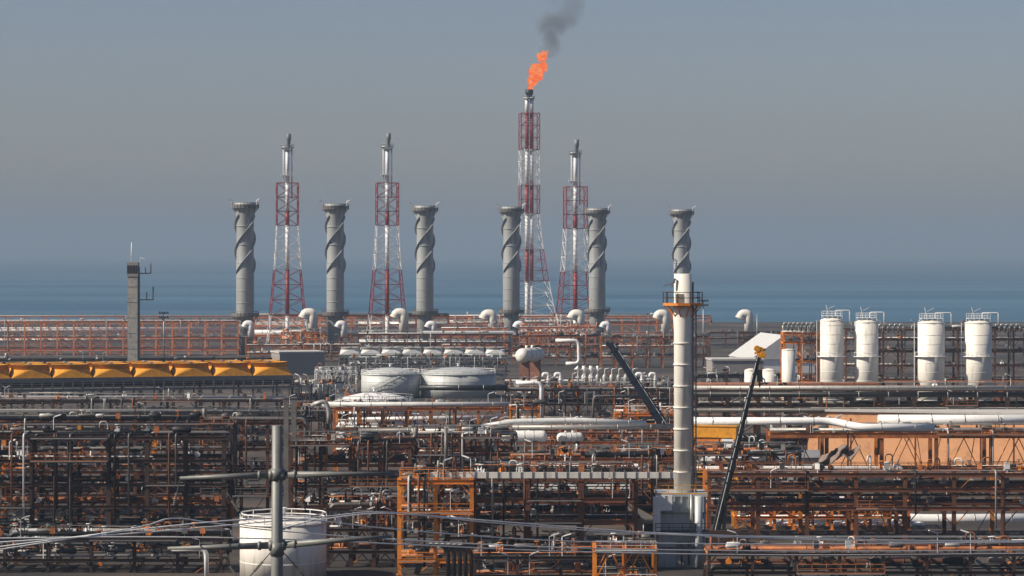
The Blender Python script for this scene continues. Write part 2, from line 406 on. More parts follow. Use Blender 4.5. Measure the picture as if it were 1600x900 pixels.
# ------------------------------------------------------------------ six spiral-straked stacks
def stack_parts(t, H, r):
    b = MB(); zp = H * .245
    b.lathe([(r*.93,0),(r*.93,zp),(r*1.04,zp+1.5),(r*1.04,H*.6),(r,H*.62),(r,H-6.0),(r*1.3,H-2.5),(r*1.3,H-.3),(r*.8,H-.6),(r*.8,H-3)], 40)
    shell = ob('shell', b.mesh('shell', M['stack_grey']), t)
    for z in (H*.12, H*.34, H*.42, H*.5, H*.6, H*.72, H*.84):
        ob('flange_ring', cached(('fr', round(r,2)), lambda: MB().lathe([(r*1.01,-.12),(r*1.075,-.12),(r*1.075,.12),(r*1.01,.12)], 40).mesh('flange_ring', M['stack_grey'])), t, (0,0,z))
    z0, z1, pitch = H*.52, H*.93, 31.0
    def strake():
        s = MB(); n = 72; vs = []
        for i in range(n+1):
            f = i/n; z = z0 + (z1-z0)*f; a = (z-z0)/pitch*2*math.pi
            h = .85 * min(1, min(f, 1-f)*14 + .05)
            for rr, dz in ((r*.99,-.06),(r+h,-.06),(r+h,.06),(r*.99,.06)): vs.append((rr*math.cos(a), rr*math.sin(a), z+dz))
        fs = [(4*i+k, 4*i+(k+1)%4, 4*i+4+(k+1)%4, 4*i+4+k) for i in range(n) for k in range(4)]
        s.add(vs, fs); return s.mesh('strake', M['stack_grey'])
    for q in range(3): ob('strake', cached(('strake', round(H,1)), strake), t, (0,0,0), (0,0,R(120*q + 200)))
    # upper gallery and middle gallery
    for zz, ro, nm in ((H-2.6, r*1.6, 'gallery'), (zp+.2, r*1.6, 'gallery')):
        def gal():
            g = MB(); g.lathe([(r*1.0,0),(ro,0),(ro,.22),(r*1.0,.22)], 32)
            for k in range(12):
                a = 2*math.pi*k/12; c, s_ = math.cos(a), math.sin(a)
                g.bar((r*1.02*c, r*1.02*s_, -2.2),(ro*.96*c, ro*.96*s_, 0),.18)
            return g.mesh('gallery', M['grey_steel'])
        def gr():
            g = MB()
            for zr in (.6,1.2,1.95): g.tube([(ro*math.cos(2*math.pi*k/24), ro*math.sin(2*math.pi*k/24), zr) for k in range(25)], .07, 4)
            for k in range(24):
                a = 2*math.pi*k/24; g.bar((ro*math.cos(a), ro*math.sin(a), 0),(ro*math.cos(a), ro*math.sin(a), 1.95),.13)
            g.lathe([(ro*.995,.2),(ro*.995,1.15)], 24, smooth=False)
            return g.mesh('gallery_railing', M['grey_steel'])
        key = 'top' if zz > H*.5 else 'mid'
        gg = ob('gallery', cached(('gal', key, round(H,1)), gal), t, (0,0,zz))
        ob('gallery_railing', cached(('galr', key, round(H,1)), gr), gg, (0,0,.2))
    for a in (R(200), R(330), R(20)):
        rr = r*1.6
        ob('hoist_arm', cached(('hoist',), lambda: MB().bar((0,0,0),(0,0,2.9),.16).bar((0,0,2.8),(1.5,0,3.5),.2).mesh('hoist_arm', M['white_paint'])), t, (rr*math.cos(a), rr*math.sin(a), H-2.4), (0,0,a))
    ob('ladder', cached(('lad', round(H,1)), lambda: MB().bar((-.3,0,0),(-.3,0,H*.72),.09).bar((.3,0,0),(.3,0,H*.72),.09).mesh('ladder', M['grey_steel'])), t, (r*.5, -r*1.0, zp), (0,0,R(25)))
lab = ['leftmost grey stack with spiral fins, right of the long orange rack',
       'second grey spiral-finned stack from the left, behind the low grey building',
       'third grey spiral-finned stack, behind the left pale domed tank row',
       'fourth grey spiral-finned stack, standing in front of the burning flare tower',
       'fifth grey spiral-finned stack, just right of the shortest flare tower',
       'rightmost grey spiral-finned stack, partly hidden by the near white column']
for i, (px, top) in enumerate(((383,315),(524,317),(664,320),(799,322),(933,324),(1065,326))):
    D = 1130 + 24*i; H = round(PZ(top, D), 1)
    t = thing('exhaust_stack', lab[i], 'stack', (PX(px, D), D, 0), 0, 'row of grey stacks with spiral fins')
    stack_parts(t, 59.6, 3.38)
    t.scale = (1, 1, H/59.6) if abs(H-59.6) > .3 else (1,1,1)

# gooseneck exhaust ducts beside the stacks
def duct_mesh(h, r, k='cream_paint'):
    def f():
        b = MB(); b.tube(fillet([(0,0,0),(0,0,h-r*1.05),(-r*1.5,0,h-r*1.05),(-r*1.9,0,h-r*2.0)], r*1.3, 7), r, 20); b.cyl((-r*1.84,0,h-r*1.85),(-r*1.96,0,h-r*2.12),r*1.12,20)
        return b.mesh('duct', M[k])
    return cached(('duct', round(h,1), r, k), f)
big = ((489,481,1150,'right of the leftmost red and white flare tower'),(631,481,1188,'left of the third spiral stack'),(770,483,1180,'left of the fourth spiral stack'),
       (907,483,1200,'between the shortest flare tower and the fifth stack'),(1040,483,1215,'left of the tall near white column'),(1170,483,1230,'alone on its dark frame left of the white gabled hall'))
for px, py, D, txt in big:
    H = PZ(py, D); zb = PZ(520, D)
    t = thing('gooseneck_duct', 'large pale gooseneck exhaust duct ' + txt, 'duct', (PX(px, D), D, 0), 0, 'large gooseneck exhaust ducts')
    ob('duct', duct_mesh(H - zb, 1.95), t, (0,0,zb))
    k = 'maroon_steel'
    for x in (-4,4):
        for y in (-3,3): ob('column', m_col(zb, .4, k), t, (x, y, 0))
    for z in (zb-.2, zb*.6, zb*.3):
        for y in (-3.3,3.3): ob('beam', m_ibeam_x(8.4, .25, .5, k), t, (-4.2, y, z))
    for y in (-3.1,): 
        ob('brace', m_bar((8,0,zb*.38), k, .2), t, (-4,y,zb*.6)); ob('brace', m_bar((-8,0,zb*.28), k, .2), t, (4,y,zb*.3))
    ob('hopper', cached(('hop',), lambda: MB().lathe([(1.6,-5),(2.6,-1.2),(2.0,0)], 16).mesh('hopper', M['brown_steel'])), t, (0,0,zb))
for i, (px, txt) in enumerate(((391,'first'),(536,'second'),(676,'third'),(813,'fourth'),(948,'fifth'))):
    D = 1110 + 24*i; H = PZ(500 + i*.3, D); zb = PZ(526, D)
    t = thing('small_gooseneck_duct', f'small pale gooseneck duct hugging the foot of the {txt} spiral stack from the left', 'duct', (PX(px+2, D), D-1.5, 0), 0, 'small gooseneck ducts at the stack feet')
    ob('duct', duct_mesh(H - zb, 1.3, 'white_paint'), t, (0,0,zb))
    k = 'rust_steel'
    for x in (-2,2):
        for y in (-2,2): ob('column', m_col(zb, .35, k), t, (x, y, 0))
    for z in (zb-.2, zb*.5):
        for y in (-2.3,2.3): ob('beam', m_ibeam_x(4.4, .25, .45, k), t, (-2.2, y, z))
    ob('brace', m_bar((4,0,zb*.45), k, .2), t, (-2,-2.1,zb*.5)); ob('brace', m_bar((-4,0,zb*.5), k, .2), t, (2,-2.1,0))

# ------------------------------------------------------------------ flare towers
def flare_tower(label, px, D, ztop, bands, wtop, wbase, zknee, rp=1.0, tip='short', twin=.0):
    """bands: [(z0, z1, colour key)] from the ground up; legs widen below zknee"""
    t = thing('flare_tower', label, 'flare tower', (PX(px, D), D, 0), R(8), 'red and white lattice flare towers')
    def hw(z):
        return wtop/2 if z >= zknee else wtop/2 + (wbase-wtop)/2 * ((zknee - z)/zknee)**1.35
    for z0, z1, k, pk in bands:
        n = max(1, round((z1-z0)/6.2)); 
        if k:
            for j in range(n):
                a, b_ = z0 + (z1-z0)*j/n, z0 + (z1-z0)*(j+1)/n; ha, hb = hw(a), hw(b_)
                for sx, sy in ((-1,-1),(1,-1),(1,1),(-1,1)):
                    ob('leg', MB().bar((sx*ha,sy*ha,a),(sx*hb,sy*hb,b_),.36).mesh('leg', M[k]), t)
                br = MB()
                for s1, s2 in (((-1,-1),(1,-1)),((1,-1),(1,1)),((1,1),(-1,1)),((-1,1),(-1,-1))):
                    A = Vector((s1[0]*ha, s1[1]*ha, a)); B = Vector((s2[0]*ha, s2[1]*ha, a)); C = Vector((s1[0]*hb, s1[1]*hb, b_)); D_ = Vector((s2[0]*hb, s2[1]*hb, b_))
                    ob('brace', MB().bar(A,D_,.19).mesh('brace', M[k]), t); ob('brace', MB().bar(B,C,.19).mesh('brace', M[k]), t)
                    ob('girt', MB().bar(C,D_,.24).mesh('girt', M[k]), t)
                    if j == 0: ob('girt', MB().bar(A,B,.24).mesh('girt', M[k]), t)
        off = (-rp*.9, rp*.9) if twin else (0,)
        for q, ox in enumerate(off):
            ob('riser', MB().cyl((ox,0,z0),(ox,0,z1), rp if not twin else rp*.75, 14).cyl((ox,0,z1-.4),(ox,0,z1),rp*1.2,14).mesh('riser', M[pk]), t)
    # top platform and tip
    zt = ztop - (6.0 if tip == 'short' else 4.8)
    def plat():
        b = MB(); b.lathe([(.4,0),(2.9,0),(2.9,.25),(.4,.25)], 14)
        for k_ in range(10):
            a = 2*math.pi*k_/10; b.bar((2.8*math.cos(a),2.8*math.sin(a),.2),(2.8*math.cos(a),2.8*math.sin(a),1.3),.12)
            b.bar((.9*math.cos(a),.9*math.sin(a),-1.8),(2.7*math.cos(a),2.7*math.sin(a),0),.16)
        b.tube([(2.8*math.cos(2*math.pi*k_/14),2.8*math.sin(2*math.pi*k_/14),1.3) for k_ in range(15)], .08, 4)
        return b.mesh('top_platform', M['galvanised'])
    ob('top_platform', cached(('tplat',), plat), t, (0,0,zt))
    if tip == 'short': ob('flare_tip', cached(('tip1',), lambda: MB().lathe([(.75,0),(.75,3),(1.0,3.2),(1.0,6.0),(.7,6.0),(.7,4.5)], 14).mesh('flare_tip', M['green_grey'])), t, (.6,0,zt))
    else: ob('flare_tip', cached(('tip2',), lambda: MB().lathe([(.9,0),(1.3,.6),(1.5,1.8),(2.0,2.6),(2.1,4.8),(1.7,4.8),(1.6,3)], 16).mesh('flare_tip', M['dark_pipe'])), t, (0,0,zt))
    for a, zz in ((2.6, zt-12), (0.4, zt-12)):
        ob('side_platform', cached(('splat',), lambda: MB().box(-1.5,1.5,-1,1,0,.2).bar((-1.4,-.9,0),(-1.4,-.9,1.2),.1).bar((1.4,-.9,0),(1.4,-.9,1.2),.1).bar((-1.4,-.9,1.2),(1.4,-.9,1.2),.1).mesh('side_platform', M['white_paint'])), t, (math.cos(a)*1.8,0,zz))
    if not twin: ob('side_pipe', MB().cyl((1.9,0,zt-22),(1.9,0,zt+1.2),.38,8).cyl((-1.7,0,zt-18),(-1.7,0,zt+.5),.3,8).mesh('side_pipe', M['white_paint']), t)
    lad = MB().bar((-rp-.6,-.5,1),(-rp-.6,-.5,zt),.1).bar((-rp-1.1,-.5,1),(-rp-1.1,-.5,zt),.1)
    z = 2
    while z < zt: lad.bar((-rp-.6,-.5,z),(-rp-1.1,-.5,z),.07); z += 1.0
    ob('ladder', lad.mesh('ladder', M['white_paint']), t)
    return t
def bz(D, *ys): return [PZ(y, D) for y in ys]
Dt = 1240
for px, top, lb in ((449,209,'leftmost red and white flare tower, unlit, between the first two spiral stacks'),(605,208,'second unlit red and white flare tower, between the second and third spiral stacks')):
    z = bz(Dt, 540, 492, 421, 352, 330, 286, 232)
    flare_tower(lb, px, Dt, PZ(top, Dt), [(0,z[1],'white_paint','white_paint'),(z[1],z[2],'red_paint','red_paint'),(z[2],z[3],'white_paint','white_paint'),
                (z[3],z[4],'red_paint','red_paint'),(z[4],z[5],'red_paint','white_paint'),(z[5],z[6],None,'white_paint')], 9.1, 17.5, z[3], .9)
Df = 1500
z = bz(Df, 439, 389, 334, 289, 234, 177, 152)
flare_tower('tallest red and white flare tower with flame burning at its tip', 827, Df, PZ(140, Df),
            [(0,z[0],'white_paint','white_paint'),(z[0],z[1],'red_paint','red_paint'),(z[1],z[2],'white_paint','white_paint'),(z[2],z[3],'red_paint','red_paint'),
             (z[3],z[4],'white_paint','white_paint'),(z[4],z[5],'red_paint','red_paint'),(z[5],z[6],None,'white_paint')], 9.6, 27, z[2], 1.35, 'flame', .5)
z = bz(Dt, 490, 424, 357, 292, 240)
flare_tower('shortest red and white flare tower, unlit, between the fourth and fifth spiral stacks', 899, Dt, PZ(218, Dt),
            [(0,z[0],'white_paint','white_paint'),(z[0],z[1],'red_paint','red_paint'),(z[1],z[2],'white_paint','white_paint'),(z[2],z[2]+6,'red_paint','red_paint'),(z[2]+6,z[3],'red_paint','white_paint'),(z[3],z[4],None,'white_paint')], 9.0, 17.5, z[2], .95)

# flame and smoke
fm = bpy.data.materials.new("gas_flame"); fm.use_nodes = True; n = fm.node_tree.nodes; l = fm.node_tree.links
n.remove(n["Principled BSDF"]); em = n.new("ShaderNodeEmission"); tc = n.new("ShaderNodeTexCoord")
nz = n.new("ShaderNodeTexNoise"); nz.inputs["Scale"].default_value = .30; nz.inputs["Detail"].default_value = 4; nz.inputs["Distortion"].default_value = 1.5
rp_ = n.new("ShaderNodeValToRGB"); e = rp_.color_ramp.elements; e[0].position = .36; e[0].color = (1.0,.105,.018,1); e[1].position = .66; e[1].color = (1.0,.36,.13,1)
x = rp_.color_ramp.elements.new(.5); x.color = (1.0,.215,.038,1)
l.new(tc.outputs["Object"], nz.inputs["Vector"]); l.new(nz.outputs["Fac"], rp_.inputs[0]); l.new(rp_.outputs[0], em.inputs["Color"])
em.inputs["Strength"].default_value = .80
tr = n.new("ShaderNodeBsdfTransparent"); lw = n.new("ShaderNodeLayerWeight"); lw.inputs["Blend"].default_value = .25
mf = n.new("ShaderNodeMapRange"); mf.inputs["From Min"].default_value = .55; mf.inputs["From Max"].default_value = 1.0; l.new(lw.outputs["Facing"], mf.inputs["Value"])
msh = n.new("ShaderNodeMixShader"); l.new(mf.outputs[0], msh.inputs[0]); l.new(em.outputs[0], msh.inputs[1]); l.new(tr.outputs[0], msh.inputs[2])
l.new(msh.outputs[0], n["Material Output"].inputs["Surface"])
def blob_path(pts, seed):
    rr = random.Random(seed); b = MB(); P3 = []; RR = []
    for i in range(len(pts)-1):
        for j in range(8):
            f = j/8; a, c = pts[i], pts[i+1]
            P3.append(tuple(a[k]*(1-f)+c[k]*f for k in range(3))); RR.append((a[3]*(1-f)+c[3]*f)*(1+rr.uniform(-.12,.12)))
    P3.append(pts[-1][:3]); RR.append(pts[-1][3]); b.tube(P3, RR, 26)
    out = []
    for v in b.v:
        v = Vector(v); s_ = math.sin(v.z*.9 + v.x*1.3 + seed)*.45 + math.sin(v.z*2.1 + v.y*2 + seed*2)*.3 + math.sin(v.z*4.3 + seed)*.15
        out.append((v.x + s_, v.y + s_*.7, v.z + math.sin(v.x*2 + v.y*1.7)*.35))
    b.v = out; return b
fo = P(827, 139, Df)
def fp(px, py, r, dy=0): q = P(px, py, Df) - fo; return (q.x, dy, q.z, r)
t = thing('flame', 'bright orange gas flame blowing right from the tallest flare tower', 'flame', fo)
ob('flame_body', blob_path([fp(827,140,.9), fp(831,130,2.1), fp(836,119,3.5), fp(841,110,3.7), fp(846,103,2.3,.5), fp(848,97,.9)], 1).mesh('flame_body', fm), t)
ob('flame_tongue', blob_path([fp(832,124,1.2,-1), fp(834,114,2.3,-1.6), fp(833,107,1.9,-1.5), fp(838,100,.5,-1)], 3).mesh('flame_tongue', fm), t)
ob('flame_tongue', blob_path([fp(842,118,1.0,-1), fp(849,108,1.6,-1), fp(850,98,1.1,-1), fp(847,92,.3)], 5).mesh('flame_tongue', fm), t)
ob('flame_wisp', blob_path([fp(841,95,.4), fp(844,91,2.0), fp(848,87,2.5), fp(853,83,1.5), fp(855,79,.3)], 8).mesh('flame_wisp', fm), t)
sm = bpy.data.materials.new("flare_smoke"); sm.use_nodes = True; n = sm.node_tree.nodes; l = sm.node_tree.links
n.remove(n["Principled BSDF"]); pv = n.new("ShaderNodeVolumePrincipled"); pv.inputs["Color"].default_value = (.30,.33,.38,1)
tc = n.new("ShaderNodeTexCoord"); acc = None
dz_ = n.new("ShaderNodeTexNoise"); dz_.inputs["Scale"].default_value = .13; dz_.inputs["Detail"].default_value = 4
l.new(tc.outputs["Object"], dz_.inputs["Vector"])
sub = n.new("ShaderNodeVectorMath"); sub.operation = 'SUBTRACT'; sub.inputs[1].default_value = (.5,.5,.5); l.new(dz_.outputs["Color"], sub.inputs[0])
scl = n.new("ShaderNodeVectorMath"); scl.operation = 'SCALE'; scl.inputs["Scale"].default_value = 9; l.new(sub.outputs[0], scl.inputs[0])
addv = n.new("ShaderNodeVectorMath"); addv.operation = 'ADD'; l.new(tc.outputs["Object"], addv.inputs[0]); l.new(scl.outputs[0], addv.inputs[1])
for px, py, r, wgt in ((853,83,4.2,.7),(858,72,4.5,.9),(857,84,4,.35),(864,74,5.5,.45),(859,62,5,.9),(860,52,5,1.1),(850,40,5.5,1.0),(858,34,6,.95),(873,36,6.5,.75),(886,28,7,.55),(892,12,8,.4),(896,-4,9,.3),(870,2,5,.25)):
    q = P(px, py, Df) - fo
    dn = n.new("ShaderNodeVectorMath"); dn.operation = 'DISTANCE'; dn.inputs[1].default_value = q; l.new(addv.outputs[0], dn.inputs[0])
    mr = n.new("ShaderNodeMapRange"); mr.interpolation_type = 'SMOOTHSTEP'; mr.inputs["From Min"].default_value = r*1.25; mr.inputs["From Max"].default_value = r*.3
    mr.inputs["To Min"].default_value = 0; mr.inputs["To Max"].default_value = wgt; l.new(dn.outputs["Value"], mr.inputs["Value"])
    if acc is None: acc = mr.outputs[0]
    else:
        a = n.new("ShaderNodeMath"); a.operation = 'MAXIMUM'; l.new(acc, a.inputs[0]); l.new(mr.outputs[0], a.inputs[1]); acc = a.outputs[0]
md = n.new("ShaderNodeMath"); md.operation = 'MULTIPLY'; md.inputs[1].default_value = .125; l.new(acc, md.inputs[0]); l.new(md.outputs[0], pv.inputs["Density"])
l.new(pv.outputs[0], n["Material Output"].inputs["Volume"])
a_, b_ = P(836, 90, Df) - fo, P(914, -18, Df) - fo
so_ = ob('smoke', MB().box(a_.x, b_.x, -11, 11, a_.z, b_.z).mesh('smoke', sm), None, fo); stuff(so_)

ORD = ('first','second','third','fourth','fifth','sixth','seventh','eighth','ninth','tenth','eleventh','twelfth')
# ================================================================== the plant
def tank(label, pxc, D, wpx, top, k, roof=1.2, name='storage_tank', cat='tank', rail=True, bottom=0, rings=True, group=None, stair=False, railk='galvanised'):
    r = wpx * D / F / 2; H = PZ(top, D) - bottom
    t = thing(name, label, cat, (PX(pxc, D), D + r, bottom), 0, group)
    ob('shell', MB().lathe([(r, 0), (r, H)], 48).mesh('shell', M[k]), t)
    ob('roof', MB().lathe([(r*1.02, H-.12), (r*1.02, H+.05), (r*.7, H+roof*.55), (r*.35, H+roof*.9), (.01, H+roof)], 48).mesh('roof', M[k]), t)
    if rings:
        z = 2.0
        while z < H - 1: ob('shell_ring', cached(('sr', round(r,2), k), lambda: MB().lathe([(r*.999,-.08),(r+.03,-.05),(r+.03,.05),(r*.999,.08)], 48).mesh('shell_ring', M[k])), t, (0,0,z)); z += 2.4
    if rail:
        def fr():
            b = MB(); n = max(12, int(r*2.6))
            for zr in (.6, 1.15): b.tube([(r*math.cos(2*math.pi*i/n), r*math.sin(2*math.pi*i/n), H+zr) for i in range(n+1)], .07, 4)
            for i in range(n): a = 2*math.pi*i/n; b.bar((r*math.cos(a), r*math.sin(a), H), (r*math.cos(a), r*math.sin(a), H+1.15), .12)
            return b.mesh('roof_railing', M[railk])
        ob('roof_railing', fr(), t)
        ob('roof_nozzle', MB().cyl((0,0,H+roof-.2),(0,0,H+roof+.9),.3,10).cyl((0,0,H+roof+.8),(0,0,H+roof+1.0),.5,10).mesh('roof_nozzle', M['white_paint']), t)
        ob('roof_walkway', MB().bar((-r,-.2,H+.35),(0,-.2,H+roof+.25),.9,.1).mesh('roof_walkway', M['galvanised']), t)
    if stair:
        b = MB(); n = 16; a0, a1 = R(-150), R(-60); pts = []
        for i in range(n+1):
            a = a0 + (a1-a0)*i/n; pts.append(Vector(((r+.5)*math.cos(a), (r+.5)*math.sin(a), H*i/n)))
        for i in range(n):
            b.bar(pts[i], pts[i+1], .1, .3); b.bar(pts[i]+Vector((0,0,1.1)), pts[i+1]+Vector((0,0,1.1)), .08); b.bar(pts[i], pts[i]+Vector((0,0,1.1)), .06)
        ob('spiral_stair', b.mesh('spiral_stair', M['galvanised']), t)
    return t, r, H

def hood_mesh(s, r, h, k):
    def f():
        b = MB(); n = 32; ring = [(r*math.cos(2*math.pi*i/n+math.pi/4), r*math.sin(2*math.pi*i/n+math.pi/4), h) for i in range(n)]
        q = s/2; cs = [(q,q,0),(-q,q,0),(-q,-q,0),(q,-q,0)]
        vs = ring + cs; fs = []
        for c in range(4):
            for i in range(4): a = (c*8 + i) % n; fs.append((a, (a+1) % n, n + c))
            for i in range(4,8): a = (c*8 + i) % n; fs.append((a, (a+1) % n, n + (c+1) % 4))
            fs.append(((c*8+4) % n, n + (c+1) % 4, n + c))
        fs = [f_[::-1] for f_ in fs]
        b.add(vs, fs, False); return b.mesh('fan_hood', M[k])
    return cached(('hood', s, r, h, k), f)
def fan_ring_mesh(r, h, k): return cached(('fring', r, h, k), lambda: MB().lathe([(r,0),(r,h),(r+.12,h),(r+.12,h+.1),(r-.1,h+.1),(r-.1,0)], 32).mesh('fan_ring', M[k]))
def cooler(label, px0, px1, D, n, z, k, hh, rh, rows=1, frame='grey_steel', legs=True, group=None, rz=0):
    x0, x1 = PX(px0, D), PX(px1, D); s = (x1-x0)/n
    t = thing('air_cooler', label, 'air cooler', (x0, D, 0), rz, group); dep = s*rows
    for j in range(rows):
        for i in range(n):
            hd = ob('fan_hood', hood_mesh(round(s*.975,2), round(s*.452,2), hh, k), t, ((i+.5)*s, (j+.5)*s, z))
            ob('fan_ring', fan_ring_mesh(round(s*.452,2), rh, k), hd, (0,0,hh))
            ob('fan_guard', cached(('fg', round(s,2)), lambda: MB().box(-s*.44,s*.44,-.06,.06,0,.06).box(-.06,.06,-s*.44,s*.44,.061,.12).cyl((0,0,-.3),(0,0,.2),.5,12).mesh('fan_guard', M['grey_steel'])), hd, (0,0,hh+rh+.1))
    L = x1 - x0
    ob('tube_bundle', MB().box(0, L, .3, dep-.3, z-2.0, z-1.1).mesh('tube_bundle', M['brown_steel']), t)
    for y in (0, dep):
        ob('side_beam', MB().box(-.1, L+.1, y-.2, y+.2, z-1.0, z-.02).mesh('side_beam', M[frame]), t)
        ob('side_beam', MB().box(-.3, L+.3, y-.15, y+.15, z-2.9, z-2.4).mesh('side_beam', M[frame]), t)
    m = n*4
    for i in range(m+1):
        ob('post', cached(('post', frame), lambda: MB().box(-.13,.13,-.13,.13,0,1.4).mesh('post', M[frame])), t, (L*i/m, -.35, z-2.4))
    for zz in (.55, 1.05): ob('rail', MB().box(0, L, -.5,-.44, z-2.4+zz, z-2.34+zz).mesh('rail', M['galvanised']), t)
    for i in range(n*2):
        ob('motor', cached(('mot',), lambda: MB().cyl((0,0,-1.6),(0,0,-.4),.45,10).cyl((0,0,-1.9),(0,0,-1.6),.8,12).mesh('motor', M['white_wrap'])), t, ((i+.5)*L/n/2, s*.5, z-2.2))
        ob('header_pipe', cached(('hp', round(s,1)), lambda: MB().tube(fillet([(0,0,0),(0,0,-2.4),(s*.7,0,-2.4)],.5),.2,8).mesh('header_pipe', M['grey_pipe'])), t, (i*L/n/2, -.2, z-2.9))
    if legs:
        for i in range(n+1):
            for y in (.1, dep-.1): ob('column', m_col(z-2.9, .4, 'brown_steel'), t, (L*i/n, y, 0))
    return t

# --- coast and background racks
PF = (('white_wrap', 5), ('aluminium_wrap', 4), ('far_orange', 3), ('grey_pipe', 2))
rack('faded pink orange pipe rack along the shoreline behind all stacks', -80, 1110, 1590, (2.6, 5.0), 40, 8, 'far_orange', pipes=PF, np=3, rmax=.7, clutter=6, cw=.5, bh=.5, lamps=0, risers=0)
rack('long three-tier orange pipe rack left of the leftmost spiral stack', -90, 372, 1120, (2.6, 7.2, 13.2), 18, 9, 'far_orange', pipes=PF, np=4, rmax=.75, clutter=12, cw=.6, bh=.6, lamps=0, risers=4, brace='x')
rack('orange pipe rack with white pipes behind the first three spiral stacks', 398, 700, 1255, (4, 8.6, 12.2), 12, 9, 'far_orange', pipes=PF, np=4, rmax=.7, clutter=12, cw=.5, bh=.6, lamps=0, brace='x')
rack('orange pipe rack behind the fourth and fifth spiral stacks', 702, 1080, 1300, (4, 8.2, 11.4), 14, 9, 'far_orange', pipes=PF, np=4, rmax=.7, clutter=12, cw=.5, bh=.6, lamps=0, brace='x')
rack('red brown pipe rack directly behind the pale domed cooler row', 560, 800, 1085, (3, 6.2, 9.4), 10, 9, 'maroon_steel', pipes=PF, np=4, rmax=.5, clutter=25, cw=.5, bh=.5)
rack('brown rack of pale pipes between the low grey building and the first stacks', 385, 560, 1060, (3, 6.0), 8, 8, 'rust_steel', pipes=PF, np=4, rmax=.5, clutter=25, cw=.5, bh=.5, risers=6)
rack('rusty crowded pipe rack right of the round ended vessel', 800, 960, 1020, (3, 6.5, 10.4), 7, 9, 'rust_steel', np=5, rmax=.4, clutter=40, cw=.4)
rack('red brown rack of upright pipes left of the near white column', 940, 1108, 1000, (4, 7.5, 10.6), 7, 10, 'rust_steel', np=5, rmax=.4, clutter=55, cw=.45, risers=10)
rack('orange braced frame between the first two spiral stacks', 440, 505, 1105, (3.5, 7.0, 9.5), 5, 8, 'orange_steel', pipes=PF, np=4, rmax=.5, clutter=18, cw=.5, bh=.5, brace='x')
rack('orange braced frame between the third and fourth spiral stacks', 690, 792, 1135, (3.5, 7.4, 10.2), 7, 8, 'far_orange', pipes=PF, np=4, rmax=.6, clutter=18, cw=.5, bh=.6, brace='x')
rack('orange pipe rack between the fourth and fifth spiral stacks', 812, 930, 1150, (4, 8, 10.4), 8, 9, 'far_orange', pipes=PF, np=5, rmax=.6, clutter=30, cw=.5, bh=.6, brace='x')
rack('silver steel frame crowded with pipes behind the two grey tanks', 545, 790, 868, (3, 6.2, 8.2), 12, 6, 'galvanised', pipes=(('galvanised',4),('white_wrap',4),('grey_pipe',2)), np=6, rmax=.4, clutter=70, cw=.25, bh=.25, brace='x', risers=12, lamps=6)
rack('pale steel platform frame left of the two grey tanks', 492, 556, 800, (3.4, 7.0), 6, 6, 'white_paint', 'platform_frame', pipes=(('galvanised',4),('white_wrap',4)), np=3, clutter=16, cw=.25, bh=.25, brace='x', deck=(1,), rail='white_paint', cat='steel frame')
rack('tangle of silver pipework between the fan hoods and the domed tank', 452, 530, 640, (3.6, 7.2, 10.4), 5, 7, 'galvanised', pipes=(('galvanised',4),('white_wrap',3),('grey_pipe',3),('dark_pipe',2)), np=6, clutter=60, cw=.25, bh=.25, brace='x', risers=8, lamps=6)
rack('orange walkway frame on the ground left of the grey tanks', 470, 560, 700, (3.4, 5.6), 5, 5, 'orange_steel', np=3, clutter=20, brace='x')
rack('low dark pipe rack behind the yellow fan hoods', -90, 420, 930, (3, 5.4), 16, 7, 'brown_steel', np=4, rmax=.5, clutter=16)
rack('thin dark red pipe bridge between the near white column and the pale hall', 1105, 1222, 1215, (4.0, 6.4), 4, 3, 'maroon_steel', np=2, clutter=4, lamps=0)
rack('low brown rack in front of the dark flat roofed building', 1088, 1232, 800, (3, 5.6), 6, 7, 'brown_steel', np=5, clutter=30)
rack('red and orange rack of hooked vent pipes left of the first tall cream tank', 1225, 1279, 770, (6, 11.2, 16.2, 18.6), 2, 7, 'orange_steel', np=4, clutter=12, cw=.55, bh=.6, brace='x', rail='galvanised')
rack('dark red pipe rack between and right of the tall cream tanks', 1322, 1700, 820, (4, 8, 12, 15.4, 18.2), 13, 8, 'maroon_steel', np=5, clutter=50, cw=.5, risers=14)
rack('low brown rack right of the grey domed tanks', 790, 1050, 720, (4, 7.4), 9, 8, 'brown_steel', np=6, clutter=50, risers=10)
rack('crowded rusty rack below the gooseneck vents', 960, 1232, 690, (3.5, 7.0), 9, 8, 'maroon_steel', np=6, clutter=45)

# hooked vent pipes in rows
def hook_mesh(h, r, reach, k):
    def f():
        b = MB(); b.tube(fillet([(0,0,0),(0,0,h),(-reach,0,h),(-reach,0,h-reach*.6)], reach*.45, 5), r, 10)
        b.cyl((0,0,h*.55),(0,0,h*.55+.15), r*1.5, 10); return b.mesh('vent_pipe', M[k])
    return cached(('hook', round(h,1), r, reach, k), f)
def hooks(label, pxs, top, bot, D, r, reach, k, group):
    zt, zb = PZ(top, D), PZ(bot, D)
    for i, p in enumerate(pxs):
        o = ob('vent_pipe', hook_mesh(zt - zb, r, reach, k), None, (PX(p, D), D, zb))
        tag(o, label[i] if isinstance(label, (list, tuple)) else ORD[i] + ' ' + label, 'vent pipe', group)
hooks('hooked silver vent from the left on the orange rack beside the cream tanks', range(1231, 1276, 7), 505, 517, 768, .30, 1.0, 'galvanised', 'hooked vents on the orange rack')
hooks('hooked silver vent from the left on the dark red rack beside the cream tanks', list(range(1380, 1420, 8)) + list(range(1562, 1600, 8)), 507, 519, 818, .32, 1.1, 'galvanised', 'hooked vents on the dark red rack')
hooks('from the left of three white hooked vents right of the round ended vessel', (903, 914, 925), 577, 606, 610, .34, -1.2, 'white_paint', 'three white hooked vents')
